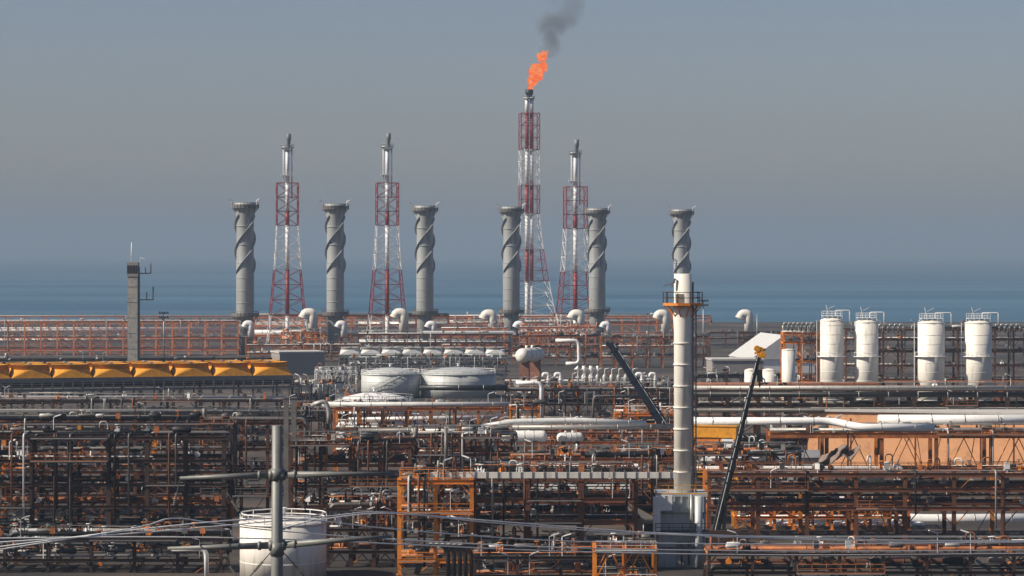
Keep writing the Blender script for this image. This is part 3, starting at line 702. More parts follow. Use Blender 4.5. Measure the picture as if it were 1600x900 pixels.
hooks(['left one of two curled white pipes beside the white riser', 'right one of two curled white pipes beside the white riser', 'white curled pipe left of the near white column', 'white curled pipe beside the dark blue boom'],
      (857, 876, 1024, 1003), 584, 606, 606, .36, 1.1, 'white_paint', 'curled white pipes on the middle rack')

# filter vessels row
for i, px in enumerate(range(912, 990, 11)):
    D = 640; t = thing('filter_vessel', ORD[i] + ' small pale upright filter vessel from the left, behind the white hooked vents', 'vessel', (PX(px, D), D, PZ(604, D)), 0, 'row of upright filter vessels')
    ob('shell', cached(('fv',), lambda: MB().lathe([(.2,0),(.55,.25),(.55,2.3),(.3,2.7),(.12,2.8),(.12,3.5)], 14).mesh('shell', M['aluminium_wrap'])), t)
    ob('outlet_pipe', cached(('fvo',), lambda: MB().tube(fillet([(0,0,3.4),(0,0,3.9),(1.2,0,4.1)],.3), .11, 8).mesh('outlet_pipe', M['white_paint'])), t)

# --- tanks
tank('left grey domed tank with roof railing, behind the long white pipe', 608, 790, 92, 586, 'tank_grey', 1.8, rail=True, stair=True, railk='white_paint')
tank('right grey domed tank with roof railing, behind the long white pipe', 715, 790, 118, 586, 'tank_grey', 1.8, rail=True, stair=False, railk='white_paint')
tank('white low domed tank directly behind the long white pipe', 582, 590, 122, 629, 'white_paint', 1.7, railk='galvanised')
tank('cream storage tank behind the grey steel pole at bottom left', 437, 350, 137, 822, 'cream_paint', .8, railk='white_paint')
g2 = 'cream and white upright tanks on the right'
for px, wd, top, D, lb, nm in ((1302,37,501,745,'tall cream tank right of the orange rack of hooked vents',1),(1356,37,504,745,'tall cream tank right of the central ladder, second of the tall pair',1),
                       (1458,42,505,740,'tall cream tank near the right edge, left one of the outer pair',1),(1532,42,505,740,'tall cream tank near the right edge, right one of the outer pair',1)):
    t, r, H = tank(lb, px, D, wd, top, 'cream_paint', .9, 'tall_tank', 'tank', rail=False, rings=True, group=g2)
    def hd():
        b = MB(); b.box(-r*.8,r*.8,-r*.6,r*.6,H+1.1,H+1.25)
        for x in (-r*.8,-r*.4,0,r*.4,r*.8):
            for y in (-r*.6, r*.6): b.bar((x,y,H+.3),(x,y,H+2.4),.1)
        for z in (1.8,2.4):
            for y in (-r*.6, r*.6): b.bar((-r*.8,y,H+z),(r*.8,y,H+z),.09)
        b.bar((-r*.3,0,H+1.2),(-r*.5,0,H+4.0),.14); b.bar((-r*.3,0,H+3.0),(r*.2,0,H+3.8),.1)
        return b.mesh('head_platform', M['white_paint'])
    ob('head_platform', hd(), t)
    zz = PZ(558, D)
    ob('side_platform', MB().lathe([(r+.02,0),(r+.85,0),(r+.85,.15),(r+.02,.15)], 32).mesh('side_platform', M['white_paint']), t, (0,0,zz))
    b = MB()
    for i in range(9): a = R(180 + i*15); b.bar(((r+.8)*math.cos(a),(r+.8)*math.sin(a),0),((r+.8)*math.cos(a),(r+.8)*math.sin(a),1.2),.08)
    b.tube([((r+.8)*math.cos(R(180+i*15)),(r+.8)*math.sin(R(180+i*15)),1.2) for i in range(9)], .05, 4)
    ob('platform_railing', b.mesh('platform_railing', M['white_paint']), t, (0,0,zz))
    b = MB().bar((-r-.9,-.3,0),(-r-.9,-.3,H),.09).bar((-r-.9,.3,0),(-r-.9,.3,H),.09); z = .5
    while z < H: b.bar((-r-.9,-.3,z),(-r-.9,.3,z),.06); z += .6
    ob('ladder', b.mesh('ladder', M['white_paint']), t)
    ob('vent_pipe', MB().tube(fillet([(r*.3,0,H+.5),(r*.3,0,H+2.6),(r*1.5,0,H+2.6),(r*1.5,0,H-1)],.4),.14,8).mesh('vent_pipe', M['white_paint']), t)
tank('slim white tank under the hooked vents, left of the tall cream pair', 1233, 700, 21, 547, 'cream_paint', .3, rail=False, rings=False)
tank('short white tank right of the slim black crane boom', 1202, 705, 22, 579, 'cream_paint', .5, rail=False, rings=False)
tank('short white tank mostly hidden by the black crane boom', 1174, 705, 20, 579, 'cream_paint', .5, rail=False, rings=False)

# horizontal vessels
def vessel(label, px, py, D, r, L, rz, k='white_wrap', legs=True):
    c = P(px, py, D); t = thing('horizontal_vessel', label, 'vessel', (c.x, c.y, 0), rz)
    b = MB(); xs_ = [0,.08,.25,.5,.8]; n = len(xs_)
    pr = [(r*x, r*max(.06, math.sqrt(max(0,1-(1-x/.8)**2)))) for x in xs_]
    pts = [(x,0,c.z) for x,_ in pr] + [(L-x,0,c.z) for x,_ in pr[::-1]]; b.tube(pts, [q for _,q in pr]+[q for _,q in pr[::-1]], 24)
    ob('shell', b.mesh('shell', M[k]), t)
    for x in (L*.22, L*.75): ob('saddle', MB().box(x-.3,x+.3,-r*.75,r*.75,0,c.z-r*.6).mesh('saddle', M['maroon_steel']), t)
    for x in (L*.33, L*.6): ob('nozzle', MB().cyl((x,0,c.z+r*.9),(x,0,c.z+r*1.35),r*.22,10).mesh('nozzle', M[k]), t)
    for x in (L*.3, L*.5, L*.7): ob('band', MB().cyl((x-.06,0,c.z),(x+.06,0,c.z),r*1.03,24).mesh('band', M['aluminium_wrap']), t)
    return t
vessel('large pale round ended vessel pointing towards the viewer', 812, 556, 820, 2.1, 13, R(62), 'cream_paint')
vessel('white horizontal drum behind the thick pipes, left of the pair', 784, 682, 480, 1.0, 7.6, 0, 'white_paint')
vessel('smaller white horizontal drum with round ends, right of the pair', 870, 684, 482, .85, 4.6, R(12), 'white_paint')
for i, (px, L_) in enumerate(((1190, 9), (1296, 10), (1372, 7))):
    vessel(('left', 'middle', 'right')[i] + ' white drum on the ground behind the open lower storey at right', px, 826, 424, 1.15, L_, R(-4), 'white_paint')
vessel('dark horizontal vessel low at the far left edge', 10, 842, 372, 1.4, 9, 0, 'green_grey')

# --- air coolers
cooler('bank of yellow air cooler fan hoods at left above the dark racks', -47, 466, 612, 8, 13.2, 'yellow_paint', 1.75, 1.0, rows=2, rz=R(16))
cooler('row of pale grey domed fan hoods behind the two grey tanks', 530, 790, 905, 8, 8.0, 'white_wrap', 1.5, .7, rows=1, frame='green_grey')
cooler('short row of smaller pale fan hoods left of the grey domed row', 398, 528, 1000, 5, 7.0, 'tank_grey', 1.2, .6, rows=1, frame='green_grey') if False else None

# --- middle racks
rack('dark rack carrying the yellow fan hoods, with grey pipes', -95, 440, 602, (3.2, 6.2, 9.2), 12, 10, 'brown_steel', np=6, clutter=45, rmax=.45, cw=.5, risers=8)
MID = (('grey_pipe', 4), ('dark_pipe', 6), ('aluminium_wrap', 3.5), ('maroon_steel', 3), ('rust_steel', 3), ('white_wrap', 2.6))
rack('rust orange rack under the long white pipe with diagonal braces', 522, 785, 520, (4.2, 8.2, 12.0), 7, 8, 'rust_steel', np=5, clutter=40, cw=.5, bh=.5, brace='v', pipes=MID, k2='rust_steel', top_pipes=False, lamps=6)
rack('dark brown rack with tall columns on the right carrying long grey pipes', 1088, 1720, 540, (4.5, 8.6, 11.6, 14.6), 13, 7, 'brown_steel', np=6, clutter=25, cw=.75, bh=.55, pipes=MID, rmax=.5, brace='z')
rack('brown rack below the hooked vents with deck and handrail', 795, 1082, 604, (5, 8.4, 11.4), 8, 9, 'brown_steel', np=5, clutter=60, pipes=MID, deck=(2,), risers=12, lamps=8)
rack('maroon rack between the fan hoods and the white domed tank', 440, 640, 560, (4, 7.6, 9.6), 6, 8, 'maroon_steel', np=6, clutter=45, pipes=MID, lamps=5)
rack('rusty rack behind the thick pale pipes, left of the blue boom', 786, 962, 560, (3.4, 6.6), 5, 8, 'rust_steel', np=6, clutter=40, pipes=MID)
rack('bright orange platform rack behind the dark blue boom', 962, 1066, 530, (5.4, 8.6, 10.4), 3, 5, 'orange_steel', np=4, clutter=16, deck=(2,), rail='orange_steel', brace='x')
rack('red column frame holding the end of the long white pipe', 797, 842, 512, (7.6, 12.6), 1, 4, 'orange_steel', np=3, clutter=8, cw=.4)
rack('rust red rack carrying the thick pale pipes', 775, 1078, 488, (4.5, 8.0, 9.6), 6, 8, 'rust_steel', np=5, clutter=36, cw=.5, pipes=MID, top_pipes=False)
rack('rust red frame with diagonal struts in front of the peach wall', 1206, 1720, 474, (10.4,), 6, 7, 'rust_steel', np=3, clutter=22, cw=.6, bh=.9, brace='v', pipes=MID, lamps=4, top_pipes=True)

# --- near racks
NEAR = (('dark_pipe', 7), ('grey_pipe', 4), ('black_pipe', 6), ('aluminium_wrap', 1.6), ('maroon_steel', 5), ('rust_steel', 3), ('white_wrap', 1.3))
rack('dark brown four-tier rack filling the left behind the steel pole', -100, 470, 436, (3.5, 7, 10.5, 14.4), 11, 11, 'maroon_steel', np=7, clutter=70, pipes=NEAR, cw=.5, bh=.5, brace='z', risers=12)
rack('dark rack nearest the left edge behind the pole arms', -70, 350, 388, (3, 6, 9.0, 12.2, 15.3), 7, 8, 'brown_steel', np=6, clutter=55, pipes=NEAR, cw=.6, bh=.5, brace='k', k2='maroon_steel', risers=10)
rack('maroon rack of many thin pipes left of the orange portal frame', 455, 640, 420, (3.2, 6.2, 9.2, 12.2), 4, 10, 'maroon_steel', np=9, clutter=60, pipes=NEAR, cw=.55, brace='z', risers=10)
rack('maroon rack of many thin pipes behind the orange portal frame', 642, 800, 440, (3.4, 6.4, 9.4, 12.0), 4, 9, 'maroon_steel', np=9, clutter=50, pipes=NEAR, cw=.5, brace='v', risers=8, k2='rust_steel')
rack('red brown rack below the white drums in the centre', 800, 1076, 424, (3.2, 6.6, 9.8), 5, 10, 'rust_steel', np=8, clutter=70, pipes=NEAR, cw=.6, brace='v', k2='maroon_steel', risers=10)
rack('dark rack behind the slim black boom, below the yellow gantry', 1084, 1250, 440, (3, 6.4, 9.4), 4, 8, 'brown_steel', np=7, clutter=45, pipes=NEAR, brace='x', risers=6)
rack('bright orange two-storey portal frame with handrail on its deck', 624, 737, 358, (2.0, 8.0, 11.8), 2, 8, 'orange_steel', 'portal_frame', np=5, clutter=26, pipes=NEAR, cw=.5, bh=.55, brace='k', deck=(2,), rail='orange_steel', cat='steel frame', lamps=2)
rack('dark red rack with pale topped walkway right of the orange portal', 740, 992, 362, (3.0, 6.4, 9.2, 11.9), 3, 9, 'maroon_steel', np=7, clutter=55, pipes=NEAR, cw=.7, bh=.6, brace='k', deck=(3,), k2='rust_steel', rail='brown_steel', risers=6)
rack('long dark rack with open lower storey at right, behind the black boom foot', 1108, 1720, 402, (4.6, 7.2, 9.3), 8, 9, 'maroon_steel', np=7, clutter=70, pipes=NEAR, cw=.55, bh=.6, brace='k', deck=(2,), rail='rust_steel', k2='rust_steel', risers=4)
rack('lowest dark pipe rack along the bottom right edge', 1108, 1720, 346, (1.8, 4.0), 9, 8, 'brown_steel', np=9, clutter=40, pipes=NEAR, cw=.4, risers=0)
rack('low dark pipe rack along the bottom centre', 742, 1010, 344, (1.6, 3.8), 4, 7, 'brown_steel', np=9, clutter=30, pipes=NEAR, cw=.4, risers=0)
rack('dark low rack of pipes behind the orange portal frame', 618, 770, 384, (2.2, 4.6), 4, 10, 'brown_steel', np=9, clutter=40, pipes=NEAR, cw=.35, risers=0)
rack('low brown pipe rack left of the cream tank', -60, 345, 360, (1.8, 4.4), 6, 8, 'brown_steel', np=7, clutter=40, pipes=NEAR, cw=.4, risers=0)
rack('low brown rack between the cream tank and the orange portal', 512, 620, 366, (2.2, 5.0, 7.6), 3, 8, 'brown_steel', np=6, clutter=30, pipes=NEAR, cw=.5, risers=0, brace='v', k2='rust_steel')
rack('bright orange frame with white corner post at the bottom centre', 930, 1024, 330, (2.4, 6.2), 2, 5, 'orange_steel', 'steel_frame', np=0, clutter=6, cw=.35, brace='v', lamps=1, cat='steel frame', risers=0, rail='white_paint')
rack('yellow orange low frame seen through the open storey at right', 1150, 1420, 416, (2.0, 4.1), 9, 6, 'orange_steel', np=4, clutter=50, brace='x', pipes=DEFP + (('white_wrap', 6), ('orange_steel', 5)), rail='orange_steel')

# pale edge band of the long walkway
b = MB().box(PX(662,359), PX(1058,359), 0, .3, 0, .75); t = thing('walkway_parapet', 'pale concrete edge band of the long walkway right of the orange portal', 'parapet', (0, 359.6, 11.85))
ob('band', b.mesh('band', M['cream_paint']), t)
for px in range(670, 1056, 18): ob('bracket', cached(('brk',), lambda: MB().box(-.05,.05,-.08,0,-.2,1.1).mesh('bracket', M['grey_steel'])), t, (PX(px,359), 0, 0))

# --- big pipelines
def pipeline(label, pts, r, k, name='pipeline', ring=5.5, group=None):
    p = [P(*q) for q in pts]; o0 = p[0].copy(); pp = [q - o0 for q in p]
    t = thing(name, label, 'pipeline', o0, 0, group)
    fp_ = fillet(pp, r*3, 5)
    ob('pipe', MB().tube(fp_, r, 20).mesh('pipe', M[k]), t)
    for a, c in zip(pp[:-1], pp[1:]):
        L = (c-a).length; d = (c-a).normalized(); x = ring*.6
        while x < L - 1:
            q = a + d*x; ob('joint_band', MB().cyl(d*-.07, d*.07, r*1.05, 20).mesh('joint_band', M['aluminium_wrap']), t, q); x += ring
    return t
pipeline('thick white upper pipe lying in the long orange rack at left', [(-90,515,1123),(372,515,1123)], .8, 'white_paint')
pipeline('thick white lower pipe lying in the long orange rack at left', [(-90,531,1123),(372,531,1123)], .65, 'white_wrap')
pipeline('white pipe behind the flare tower feet, right of the leftmost spiral stack', [(398,519,1252),(560,519,1252)], 1.0, 'white_paint')
pipeline('long pale pipe high behind the third and fourth spiral stacks', [(560,507,1420),(790,507,1420)], 1.6, 'aluminium_wrap')
pipeline('pale pipe on the ground just above the thick grey braced pipe', [(545,656,545),(790,652,545)], .45, 'white_wrap')
pipeline('long thick white pipe running across the middle in front of the domed tank', [(503,632,518),(838,632,518)], .46, 'white_wrap')
pipeline('white pipe with right-angle bend dropping right of the red columns', [(806,598,530),(846,598,530),(846,660,530)], .36, 'white_paint')
pipeline('thick grey pipe under the rusty diagonal braces', [(560,674,512),(790,670,512)], .55, 'grey_pipe')
pipeline('upper thick pale pipe rising to the right in the centre', [(752,668,480),(800,659,480),(900,657,480),(1010,662,480)], .5, 'white_wrap')
pipeline('lower thick pale pipe in the centre above the white drums', [(778,668,476),(1060,667,476)], .42, 'aluminium_wrap')
pipeline('thick white pipe above the red frame at right', [(1082,658,472),(1300,658,472),(1345,668,468),(1460,668,468)], .62, 'white_paint')
pipeline('short thick white pipe at the right edge above the peach wall', [(1372,656,478),(1720,656,478)], .85, 'white_paint')
pipeline('long pale pipe on top of the dark brown rack at right', [(1082,606,536),(1720,606,536)], .42, 'aluminium_wrap')
pipeline('second dark pipe under the top of the brown rack at right', [(1082,616,534),(1720,617,534)], .5, 'dark_pipe')
pipeline('thick grey pipe below the top tier of the brown rack at right', [(1082,641,534),(1720,641,534)], .42, 'grey_pipe')
pipeline('thick grey pipe under the yellow fan hoods', [(-90,642,600),(440,642,600)], .42, 'grey_steel')
pipeline('thin dark pipe line behind the grey domed tanks base', [(655,606,640),(800,606,640)], .6, 'black_pipe')
pipeline('squared white pipe loop behind the rusty rack in the centre', [(868,532,700),(904,532,700),(905,568,700),(884,568,700)], .42, 'white_paint', 'pipe_loop', ring=50)
pipeline('curled white pipe end left of the long white pipe', [(486,634,515),(508,626,515),(514,640,515),(514,662,515)], .4, 'aluminium_wrap', ring=60)
pipeline('grey pipe with drop bend in the middle of the rusty rack', [(1010,619,545),(928,619,545),(926,660,545)], .25, 'grey_pipe', ring=60)
pipeline('white bent pipe at the bottom left corner beside the cream tank', [(268,858,352),(322,858,352),(323,905,352)], .28, 'white_paint', ring=60)
pipeline('pair member of grey vertical pipes rising behind the orange portal', [(697,668,438),(697,742,438)], .28, 'grey_pipe', ring=60)
pipeline('dark thick pipe crossing below the walkway in the centre', [(742,775,371),(1010,781,371)], .55, 'black_pipe')
pipeline('second thick black pipe low in the centre', [(742,795,372),(1020,795,372)], .5, 'dark_pipe')
pipeline('long black pipe under the tier at right', [(1110,768,412),(1720,766,412)], .75, 'black_pipe')
pipeline('white pipe lying behind the open lower storey at right', [(1150,812,430),(1258,810,430),(1330,804,430),(1430,813,430),(1700,811,430)], .9, 'white_paint')
for i, (px, lb) in enumerate(((1226,'left'),(1236,'right'))):
    pass
# curved black pipe bends at the portal foot
for i in range(6):
    t = pipeline(ORD[i] + ' from the left of the nested black pipe bends at the orange portal foot', [(668+i*9, 850+i*.5, 352-i*.1),(690+i*9, 850, 352-i*.1),(700+i*9, 862, 352-i*.1),(701+i*9, 905, 352-i*.1)], .27, 'black_pipe', 'pipe_bend', 50, 'nested black pipe bends')

# --- near white column on its grey furnace box
D = 366; x = PX(1069, D)
t = thing('furnace_stack', 'tall near white column with orange railed platform on a grey box', 'stack', (x, D + 3, 0))
zb, zp, zt = PZ(772, D), PZ(478, D), PZ(428, D)
r1 = 1.13
ob('shaft', MB().lathe([(r1,zb),(r1,zp-3.2),(r1*1.12,zp-1.2),(r1*1.12,zp),(r1*.98,zp),(r1*.98,zt),(r1*.85,zt),(r1*.85,zt-1)], 40).mesh('shaft', M['cream_paint']), t)
z = zb + 2.6
while z < zp - 4: ob('flange_ring', cached(('wfr',), lambda: MB().lathe([(r1,-.09),(r1+.1,-.09),(r1+.1,.09),(r1,.09)], 40).mesh('flange_ring', M['cream_paint'])), t, (0,0,z)); z += 2.75
pl = ob('platform', MB().lathe([(r1*1.0,0),(2.55,0),(2.55,.32),(r1*1.0,.32)], 10, smooth=False).mesh('platform', M['orange_steel']), t, (0,0,zp))
b = MB()
for i in range(10):
    a = 2*math.pi*(i)/10; b.bar((2.5*math.cos(a),2.5*math.sin(a),.3),(2.5*math.cos(a),2.5*math.sin(a),1.75),.11)
for zz in (1.0,1.7): b.tube([(2.5*math.cos(2*math.pi*i/10),2.5*math.sin(2*math.pi*i/10),zz) for i in range(11)], .045, 4)
ob('platform_railing', b.mesh('platform_railing', M['brown_steel']), pl)
b = MB()
for i in range(10): a = 2*math.pi*i/10; b.bar((r1*math.cos(a),r1*math.sin(a),-1.5),(2.4*math.cos(a),2.4*math.sin(a),0),.12)
ob('platform_bracket', b.mesh('platform_bracket', M['orange_steel']), pl)
ob('gauge_box', MB().box(-1.0,.1,-1.7,-1.2,.33,1.5).mesh('gauge_box', M['wall_grey']), pl)
ob('sample_port', MB().bar((-1.0,-.9,zt-1.1),(-2.6,-1.0,zt-1.6),.12).bar((-1.0,-.9,zt-.6),(-1.5,-.9,zt-1.6),.3).mesh('sample_port', M['galvanised']), t)
ob('cable_run', MB().bar((1.3,.3,zb),(1.3,.3,zp+3),.25).bar((1.75,.3,zb),(1.75,.3,zp),.1).mesh('cable_run', M['green_grey']), t)
b = MB().bar((1.2,-.5,zb),(1.2,-.5,zp),.08).bar((1.6,-.5,zb),(1.6,-.5,zp),.08); z = zb
while z < zp: b.bar((1.2,-.5,z),(1.6,-.5,z),.05); z += .45
ob('ladder', b.mesh('ladder', M['galvanised']), t)
t = thing('furnace_box', 'big grey furnace housing under the near white column', 'furnace', (x, D, 0))
W0, W1 = PX(1024, D) - x, PX(1106, D) - x
ob('casing', MB().box(W0+.4, W1-.2, .4, 7, .0, zb-.35).mesh('casing', M['tank_grey']), t)
ob('roof_slab', MB().box(W0+.2, W1, .2, 7.2, zb-.35, zb).mesh('roof_slab', M['tank_grey']), t)
for i in range(7): ob('rib', MB().box(-.1,.1,-.22,0,.3,zb-.35).mesh('rib', M['tank_grey']), t, (W0+.6+(W1-W0-1.2)*i/6, .4, 0))
for z in (2.4,4.6,6.8): ob('stiffener', MB().box(W0+.4,W1-.2,-.05,.17,z,z+.22).mesh('stiffener', M['grey_steel']), t)
ob('duct_casing', MB().box(0,.9,-.9,-.05,PZ(830,D),PZ(776,D)).mesh('duct_casing', M['white_paint']), t, (W0-.3,0,0))
ob('duct_casing', MB().box(0,1.9,-.75,-.1,PZ(797,D),PZ(774,D)).mesh('duct_casing', M['white_paint']), t, (W0+.2,0,0))
ob('access_door', MB().box(-.9,.9,-.1,.1,0,3.0).mesh('access_door', M['wall_grey']), t, (W0+3.6,.28,.3))
ob('downpipe', MB().tube([(W1-1.2,-.6,0),(W1-1.2,-.6,zb-.2)], .5, 16).mesh('downpipe', M['tank_grey']), t)
ob('downpipe', MB().tube([(.9,-.5,4),(.9,-.5,zb)], .18, 10).mesh('downpipe', M['galvanised']), t)
ob('roof_railing', m_rail_x(round(W1-W0,1), 'yellow_paint'), t, (W0,.25,zb)); ob('mid_railing', m_rail_x(round(W1-W0,1), 'brown_steel'), t, (W0,-1.0,4.6))
ob('mid_walkway', MB().box(W0,W1,-1.05,-.1,4.5,4.6).mesh('mid_walkway', M['galvanised']), t)
t = thing('burner_housing', 'small grey slanted housing left of the furnace below the walkway', 'housing', (PX(978,372), 370, 0))
ob('body', MB().add([(0,0,0),(3.6,0,0),(3.6,2,0),(0,2,0),(0,0,8),(3.6,0,6),(3.6,2,6),(0,2,8)], [(0,3,2,1),(4,5,6,7),(0,1,5,4),(1,2,6,5),(2,3,7,6),(3,0,4,7)]).mesh('body', M['wall_grey']), t)
ob('hatch', MB().box(2.2,3.4,-.15,-.02,3.0,5.2).mesh('hatch', M['dark_pipe']), t)

# --- cranes
def crane(label, tip, foot, D, k, w0, hook=None, nsec=4, body='yellow_paint', bearing=0):
    tp, ft = P(*tip, D), P(*foot, D); ft.z = max(ft.z, 2.0); t = thing('mobile_crane', label, 'crane', (ft.x, ft.y, 0))
    o = Vector((ft.x, ft.y, 0)); v = tp - ft; L = v.length; d = v.normalized()
    for i in range(nsec):
        a = ft - o + d*L*i/nsec; c = ft - o + d*L*(i+1)/nsec; ww = w0*(1 - .12*i)
        s_ = ob('boom_section', MB().bar(a, c, ww, ww*1.15).mesh('boom_section', M[k]), t)
        ob('boom_collar', MB().bar(c - d*.5, c, ww*1.16, ww*1.32).mesh('boom_collar', M[k]), s_)
    n_ = Vector((0, 1, 0)); e = tp - o
    ob('boom_head', MB().bar(e - d*.2, e + d*1.2, w0*.6, w0*.7).bar(e+Vector((-.6,0,.3)), e+Vector((.9,0,.9)), .3).cyl(e+d*1.0-n_*.4+Vector((-.5,0,0)), e+d*1.0+n_*.4+Vector((-.5,0,0)), .42, 12).cyl(e+d*.1-n_*.45+Vector((.5,0,0)), e+d*.1+n_*.45+Vector((.5,0,0)), .42, 12).mesh('boom_head', M['yellow_paint' if hook else k]), t)
    ob('luffing_ram', MB().bar(Vector((-1.2 if d.x<0 else 1.2, 0, 1.6)), (ft-o) + d*L*.28, .4).mesh('luffing_ram', M['grey_steel']), t)
    ob('hoist_rope', MB().bar(ft - o + Vector((0,-w0*.75,.8)), e + Vector((0,-w0*.3,.9)), .07).mesh('hoist_rope', M['cable']), t)
    for i in range(nsec*3): ob('boom_plate', cached(('bp',k,w0), lambda: MB().box(-w0*.3,w0*.3,-.05,.05,-.12,.12).mesh('boom_plate', M[k])), t, ft - o + d*L*(i+.5)/(nsec*3) + Vector((0,-w0*.62,0)))
    if hook:
        hk = P(*hook, D) - o; top = e + Vector((.55,0,0)) ; top.x = hk.x
        ob('hook_block', MB().box(hk.x-.35,hk.x+.35,-.25,.25,hk.z-.9,hk.z+.7).cyl((hk.x,0,hk.z-1.6),(hk.x,0,hk.z-.9),.12,8).mesh('hook_block', M['black_boom']), t)
        for dx in (-.2,.2): ob('hoist_rope', MB().bar((hk.x+dx,0,hk.z+.6),(hk.x+dx,0,e.z+.3),.06).mesh('hoist_rope', M['black_boom']), t)
    ob('cab', MB().box(-2.9,-1.3,-1.3,-.2,1.4,3.3).mesh('cab', M[body]), t); ob('cab_window', MB().box(-2.95,-1.6,-1.34,-1.3,2.2,3.1).mesh('cab_window', M['glass_dark']), t)
    ob('house', MB().box(-1.2,3.4,-1.2,1.2,1.3,3.0).mesh('house', M[body]), t)
    ob('counterweight', MB().box(3.4,4.6,-1.3,1.3,1.2,3.1).mesh('counterweight', M[body]), t)
    ob('carrier', MB().box(-6,5.5,-1.25,1.25,.7,1.2).box(-7.2,-6,-1.25,1.25,.7,2.4).mesh('carrier', M[body]), t)
    for x_ in (-5.6,-4.1,-1.6,1.2,2.7,4.3):
        for y_ in (-1.1, .8): 
            wl = ob('wheel', cached(('whl',), lambda: MB().cyl((0,0,0),(0,.35,0),.68,16).mesh('wheel', M['tyre'])), t, (x_,y_,.68)); ob('rim', cached(('rim',), lambda: MB().cyl((0,-.03,0),(0,.38,0),.34,12).mesh('rim', M['grey_steel'])), wl)
    for x_ in (-3, 5.2):
        for s_ in (-1,1): ob('outrigger', MB().bar((x_,0,.9),(x_,s_*3.2,.9),.3).cyl((x_,s_*3.1,0),(x_,s_*3.1,.9),.14,8).cyl((x_,s_*3.1,0),(x_,s_*3.1,.1),.4,10).mesh('outrigger', M[body]), t)
    return t
crane('mobile crane with thick dark blue boom leaning left in the centre', (959,545), (1083,752), 505, 'navy_boom', 1.75, None, 4)
crane('mobile crane with slim black boom, yellow head and hanging hook block at right', (1186,556), (1116,846), 385, 'black_boom', 1.0, (1187,586), 5, 'brown_steel')

# yellow gantry
D = 470; t = thing('gantry_hoist', 'yellow box girder gantry right of the near white column', 'gantry', (PX(1076,D), D-6, 0), R(-16)); D = 464
zt, zm, zl = PZ(666,D), PZ(683,D), PZ(695,D); W = 7.4
ob('girder', MB().box(0,W,0,2.2,zm,zt).mesh('girder', M['yellow_paint']), t)
ob('girder_flange', MB().box(-.1,W+.1,-.12,2.32,zt,zt+.14).mesh('girder_flange', M['yellow_paint']), t)
ob('lower_beam', MB().box(.2,W-2.2,.2,2.0,zl,zm-.01).mesh('lower_beam', M['orange_steel']), t)
ob('control_panel', MB().box(W-2.3,W-.4,-.25,.15,zl-.8,zm-.2).mesh('control_panel', M['white_paint']), t)
for i in range(4): ob('vent_slot', MB().box(0,.22,-.3,-.25,0,.25).mesh('vent_slot', M['dark_pipe']), t, (W-2.1+i*.42, 0, zm-.8))
for xx in (.3, W-.3):
    for yy in (.2,2.0): ob('leg', MB().box(xx-.2,xx+.2,yy-.2,yy+.2,0,zm).mesh('leg', M['yellow_paint']), t)
ob('strut', MB().bar((W-3.2,-.1,zl),(W-.6,-.1,zl-4.5),.22).mesh('strut', M['yellow_paint']), t)

# --- buildings
def building(label, px, D, wd, dp, h, rz, wall, roof, name='building', gable=0, door=True, wins=3, cat='building'):
    t = thing(name, label, cat, (PX(px, D), D, 0), rz)
    ob('wall', MB().box(0,wd,0,dp,0,h).mesh('wall', M[wall]), t)
    if gable:
        b = MB(); o = .4; b.add([(-o,-o,h),(wd+o,-o,h),(wd+o,dp+o,h),(-o,dp+o,h),(-o,dp/2,h+gable),(wd+o,dp/2,h+gable)], [(0,1,5,4),(2,3,4,5),(0,4,3),(1,2,5),(0,3,2,1)])
        ob('roof', b.mesh('roof', M[roof]), t)
    else: ob('roof', MB().box(-.3,wd+.3,-.3,dp+.3,h+.002,h+.5).mesh('roof', M[roof]), t)
    if door: ob('door', MB().box(wd*.8,wd*.8+1.1,-.06,.1,0,2.2).mesh('door', M['grey_steel']), t)
    for i in range(wins):
        f = ob('window', MB().box(0,1.6,-.05,.1,0,1.1).mesh('window', M['grey_steel']), t, (wd*(i+.5)/max(1,wins)-.8, 0, h*.55)); ob('pane', MB().box(.1,1.5,-.07,-.05,.1,1.0).mesh('pane', M['glass_dark']), f)
    return t
building('low grey flat roofed building left of the second spiral stack', 437, 940, 15, 14, 7.2, R(16), 'wall_grey', 'roof_pale', wins=0)
building('dark flat roofed building with pale roof behind the slim black boom', 1113, 860, 15.5, 13, 7.8, R(4), 'wall_grey', 'roof_pale', wins=2)
building('white gabled hall left of the rack of hooked vents', 1275, 960, 34, 22, 4.6, R(98), 'white_paint', 'white_wrap', 'hall', wins=0, gable=8, door=False)
building('small grey gabled shed in front of the peach wall', 1222, 484, 6.8, 5, 5.6, R(0), 'tank_grey', 'galvanised', 'shed', gable=1.1, wins=1)
t = thing('warehouse', 'long peach coloured warehouse wall behind the rust red frame', 'warehouse', (PX(1262,535), 535, 0), R(-18))
ob('wall', MB().box(0,50,0,20,0,10.6).mesh('wall', M['peach_wall']), t); ob('roof', MB().box(-.4,50.4,-.4,20.4,10.602,11.0).mesh('roof', M['roof_pale']), t)
for i in range(8): ob('downpipe', MB().box(-.07,.07,-.14,-.001,0,9.5).mesh('downpipe', M['rust_steel']), t, (2+i*6,0,0))
building('low pale flat roofed shelter behind the rusty diagonal braces', 556, 600, 12, 9, 5.6, R(-6), 'white_paint', 'white_paint', 'shelter', wins=0, door=False)
building('white walled shelter below the yellow gantry', 1098, 466, 8.5, 5, 6.2, R(-12), 'white_paint', 'white_paint', 'shelter', wins=2, door=False)
building('low white roofed store behind the red brown centre rack', 830, 470, 17, 5, 4.8, R(-5), 'white_paint', 'white_paint', 'store', wins=0, door=False)
building('low pale control cabin left of the round ended vessel', 500, 760, 6, 6, 5.2, R(5), 'tank_grey', 'white_paint', 'cabin', wins=2)

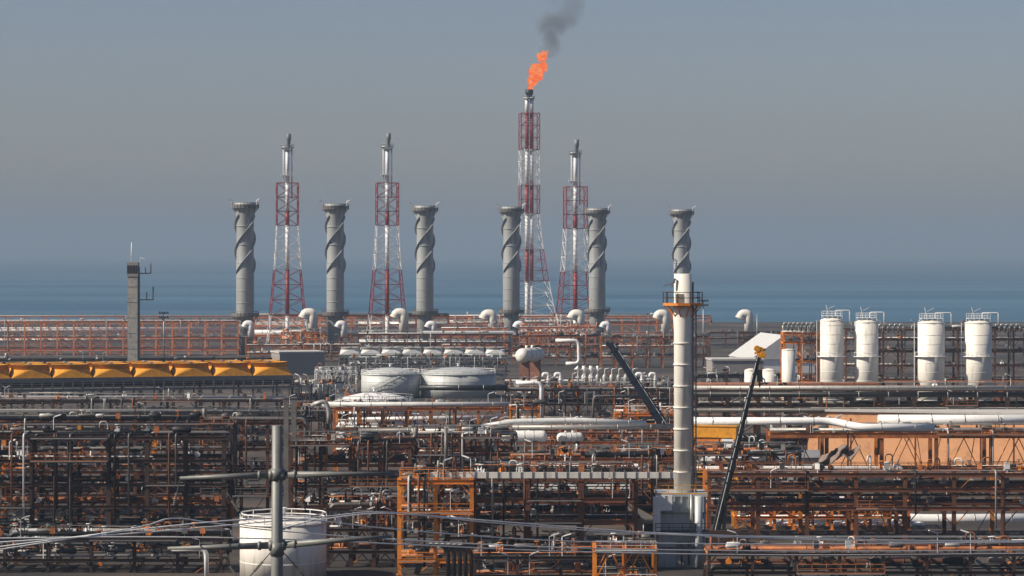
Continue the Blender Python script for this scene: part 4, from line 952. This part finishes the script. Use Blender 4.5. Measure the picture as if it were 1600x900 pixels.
# telecom tower at the left
D = 930; t = thing('concrete_tower', 'slim beige tower with whip antenna at the far left of the plant', 'tower', (PX(208,D), D, 0))
H = PZ(432, D)
ob('shaft', MB().box(-1.6,1.6,-1.6,1.6,0,H).mesh('shaft', M['concrete']), t)
for z in range(4, int(H), 5): ob('joint', MB().box(-1.66,1.66,-1.66,1.66,0,.12).mesh('joint', M['grey_steel']), t, (0,0,z))
ob('equipment_room', MB().box(-1.8,1.8,-1.8,1.8,H,H+4.6).mesh('equipment_room', M['wall_grey']), t)
for i in range(4): ob('louvre', MB().box(0,.8,-.06,0,0,2.6).mesh('louvre', M['dark_pipe']), t, (-1.7+i*.9, -1.8, H+1))
ob('whip_antenna', MB().cyl((-.5,0,H+4.6),(-.5,0,H+11),.22,8,.12).mesh('whip_antenna', M['white_paint']), t)
ob('dish_panel', MB().bar((2.2,0,H+6.2),(3.8,0,H+5.6),.5,.2).bar((2,0,H+4.5),(2.6,0,H+6),.1).mesh('dish_panel', M['white_paint']), t)
for z, l_, h_ in ((H+1,3.4,3.2),(H-7.5,4.2,4.2)):
    ob('side_bracket', MB().bar((2.3,0,z),(2.3+l_,0,z),.35).bar((2.3+l_,0,z),(2.3+l_,0,z+h_),.45).bar((2.3+l_*.5,0,z),(2.3+l_*.5,0,z+h_*.6),.3).mesh('side_bracket', M['green_grey']), t)
ob('cable_ladder', MB().box(1.61,2.2,-.3,.3,0,H+3).mesh('cable_ladder', M['green_grey']), t)
# floodlight masts
for px, D, top, lb in ((256,1020,487,'floodlight mast in front of the long orange rack'),(1099,1010,468,'floodlight mast right of the near white column'),(1183,1160,490,'thin white mast right of the rightmost gooseneck duct')):
    H = PZ(top, D); t = thing('floodlight_mast', lb, 'mast', (PX(px,D), D, 0))
    ob('mast', MB().cyl((0,0,0),(0,0,H),.32,10,.16).mesh('mast', M['galvanised']), t)
    if px < 1150:
        ob('head_frame', MB().bar((-1.6,0,H-.6),(1.6,0,H-.6),.14).bar((-1.6,0,H-2.2),(1.6,0,H-2.2),.14).mesh('head_frame', M['green_grey']), t)
        for dx in (-1.4,-.5,.5,1.4):
            for dz in (0,-1.6): ob('floodlight', cached(('fl',), lambda: MB().box(-.35,.35,-.3,.2,-.35,.4).mesh('floodlight', M['blue_dark'])), t, (dx,-.2,H-.4+dz))

# torn tarpaulin on the right rack
b = MB(); nx_, nz_ = 26, 16; vs = []; rt = random.Random(4)
top_ = [(0,717),(.15,708),(.3,703),(.55,694),(.68,690),(.74,701),(.85,702),(1,693)]
bot_ = [(0,722),(.2,724),(.4,716),(.6,708),(.75,718),(.9,708),(1,696)]
def ip(tb, u):
    for (a, y0), (c, y1) in zip(tb[:-1], tb[1:]):
        if u <= c: return y0 + (y1-y0)*(u-a)/(c-a)
    return tb[-1][1]
for j in range(nz_+1):
    for i in range(nx_+1):
        u, v = i/nx_, j/nz_
        yy = ip(top_, u)*v + ip(bot_, u)*(1-v) + (rt.uniform(-1.2,1.2) if j in (0, nz_) else 0)
        q = P(1276 + u*64 + rt.uniform(-.5,.5), yy, 400)
        vs.append((q.x, 397.6 + .5*math.sin(u*15 - v*6) + .35*math.sin(v*7 + u*9) + (1-v)*-1.2, q.z))
fs = [(j*(nx_+1)+i, j*(nx_+1)+i+1, (j+1)*(nx_+1)+i+1, (j+1)*(nx_+1)+i) for j in range(nz_) for i in range(nx_) if rt.random() > .02 or 0 < j < nz_-1]
b.add(vs, fs, True); o = tag(ob('tarpaulin', b.mesh('tarpaulin', M['tarp'])), 'ragged brown tarpaulin draped on the rack in front of the peach wall', 'tarpaulin')
md_ = o.modifiers.new('thick', 'SOLIDIFY'); md_.thickness = .05

# grey double pipe posts near the pole
for px, lb in ((448,'left of two tall grey square posts behind the steel pole'),(460,'right of two tall grey square posts behind the steel pole')):
    D = 425; t = thing('square_post', lb, 'post', (PX(px, D), D-1, 0)); ob('shaft', MB().box(-.36,.36,-.36,.36,0,PZ(622,D)).mesh('shaft', M['grey_steel']), t); ob('cap', MB().box(-.45,.45,-.45,.45,PZ(622,D),PZ(622,D)+.2).mesh('cap', M['grey_steel']), t)

# --- near steel pole with cross arms and wires
D = 200; t = thing('power_pole', 'thick grey tubular steel pole with four tapering arms at left front', 'pole', (PX(433, D), D, 0))
zt = PZ(665, D)
ob('shaft', MB().lathe([(.52,0),(.36,zt),(.30,zt+.02)], 24).mesh('shaft', M['pole_grey']), t)
ob('shaft_collar', MB().lathe([(.36,0),(.46,0),(.46,.8),(.36,.8)], 24).mesh('shaft_collar', M['pole_grey']), t, (0,0,PZ(750,D)))
ob('shaft_collar', MB().lathe([(.38,0),(.48,0),(.48,.9),(.38,.9)], 24).mesh('shaft_collar', M['pole_grey']), t, (0,0,PZ(868,D)))
X0 = PX(433, D)
for (tx, ty), (rx, ry) in (((281,747),(428,742)),((617,740),(438,742)),((262,857),(428,852)),((612,838),(438,852))):
    a, c = P(tx, ty, D), P(rx, ry, D); a.x -= X0; c.x -= X0; a.y = 0; c.y = 0
    arm = ob('arm', MB().tube([c, a], [.26, .11], 14).mesh('arm', M['pole_grey']), t); dd = (a-c).normalized()
    ob('arm_flange', MB().cyl(c, c+dd*.35, .38, 14).cyl(c+dd*.9,c+dd*1.1,.31,14).mesh('arm_flange', M['pole_grey']), arm)
for (ax, ay), (bx, by) in (((424,862),(384,908)),((442,862),(486,912)),((281,750),(268,808)),((600,742),(590,799)),((355,770),(378,806)),((455,765),(480,800)),((352,875),(374,905))):
    a, c = P(ax, ay, D), P(bx, by, D); a.x -= X0; c.x -= X0; a.y = c.y = 0; d_ = (c-a); 
    st = ob('insulator_string', MB().cyl(a, c, .035, 6).mesh('insulator_string', M['dark_pipe']), t)
    b = MB(); L_ = d_.length; u_ = d_.normalized()
    for i in range(7): q = a + u_*(L_*.35 + i*.13); b.cyl(q, q+u_*.06, .11, 8)
    ob('insulator_disc', b.mesh('insulator_disc', M['grey_steel']), st)
wl = [ ('topmost wire rising from the left edge to the left arm and on to the right', [(-60,868,190),(200,827,195),(268,810,200),(330,817,203),(430,829,208),(620,843,222),(900,856,240),(1250,861,262),(1700,859,290)]),
       ('second wire passing low behind the pole', [(-60,862,192),(200,829,196),(380,812,201),(480,812,206),(640,829,216),(900,846,236),(1250,850,258),(1700,846,285)]),
       ('wire peaking at the right arm insulator and sloping down right', [(-60,851,190),(200,834,195),(430,814,204),(520,806,208),(590,800,212),(700,808,220),(900,824,236),(1060,834,246),(1400,844,270),(1700,844,290)]),
       ('wire just below the right arm peak, running to the right edge', [(430,828,205),(500,812,208),(610,802,214),(760,816,224),(950,831,238),(1150,839,252),(1400,846,270),(1700,846,290)]),
       ('lowest pale wire spanning the whole picture', [(-60,842,195),(200,832,200),(430,834,206),(620,845,216),(800,855,228),(1000,860,240),(1250,861,262),(1700,858,290)][:1] + [(200,839,200),(430,842,206),(620,850,218),(900,862,240),(1250,867,262),(1700,864,290)])]
def smooth_curve(p, k=6):
    out = []; p = [p[0]*2-p[1]] + p + [p[-1]*2-p[-2]]
    for i in range(1, len(p)-2):
        for j in range(k):
            s_ = j/k; a, b_, c, d_ = p[i-1:i+3]
            out.append(.5*((2*b_) + (c-a)*s_ + (2*a-5*b_+4*c-d_)*s_*s_ + (3*b_-a-3*c+d_)*s_**3))
    out.append(p[-2]); return out
for lb, pts in wl:
    b = MB().tube(smooth_curve([P(*q) for q in pts]), .05, 6); o = ob('power_cable', b.mesh('power_cable', M['cable'])); tag(o, lb, 'cable', 'overhead wires in the foreground')
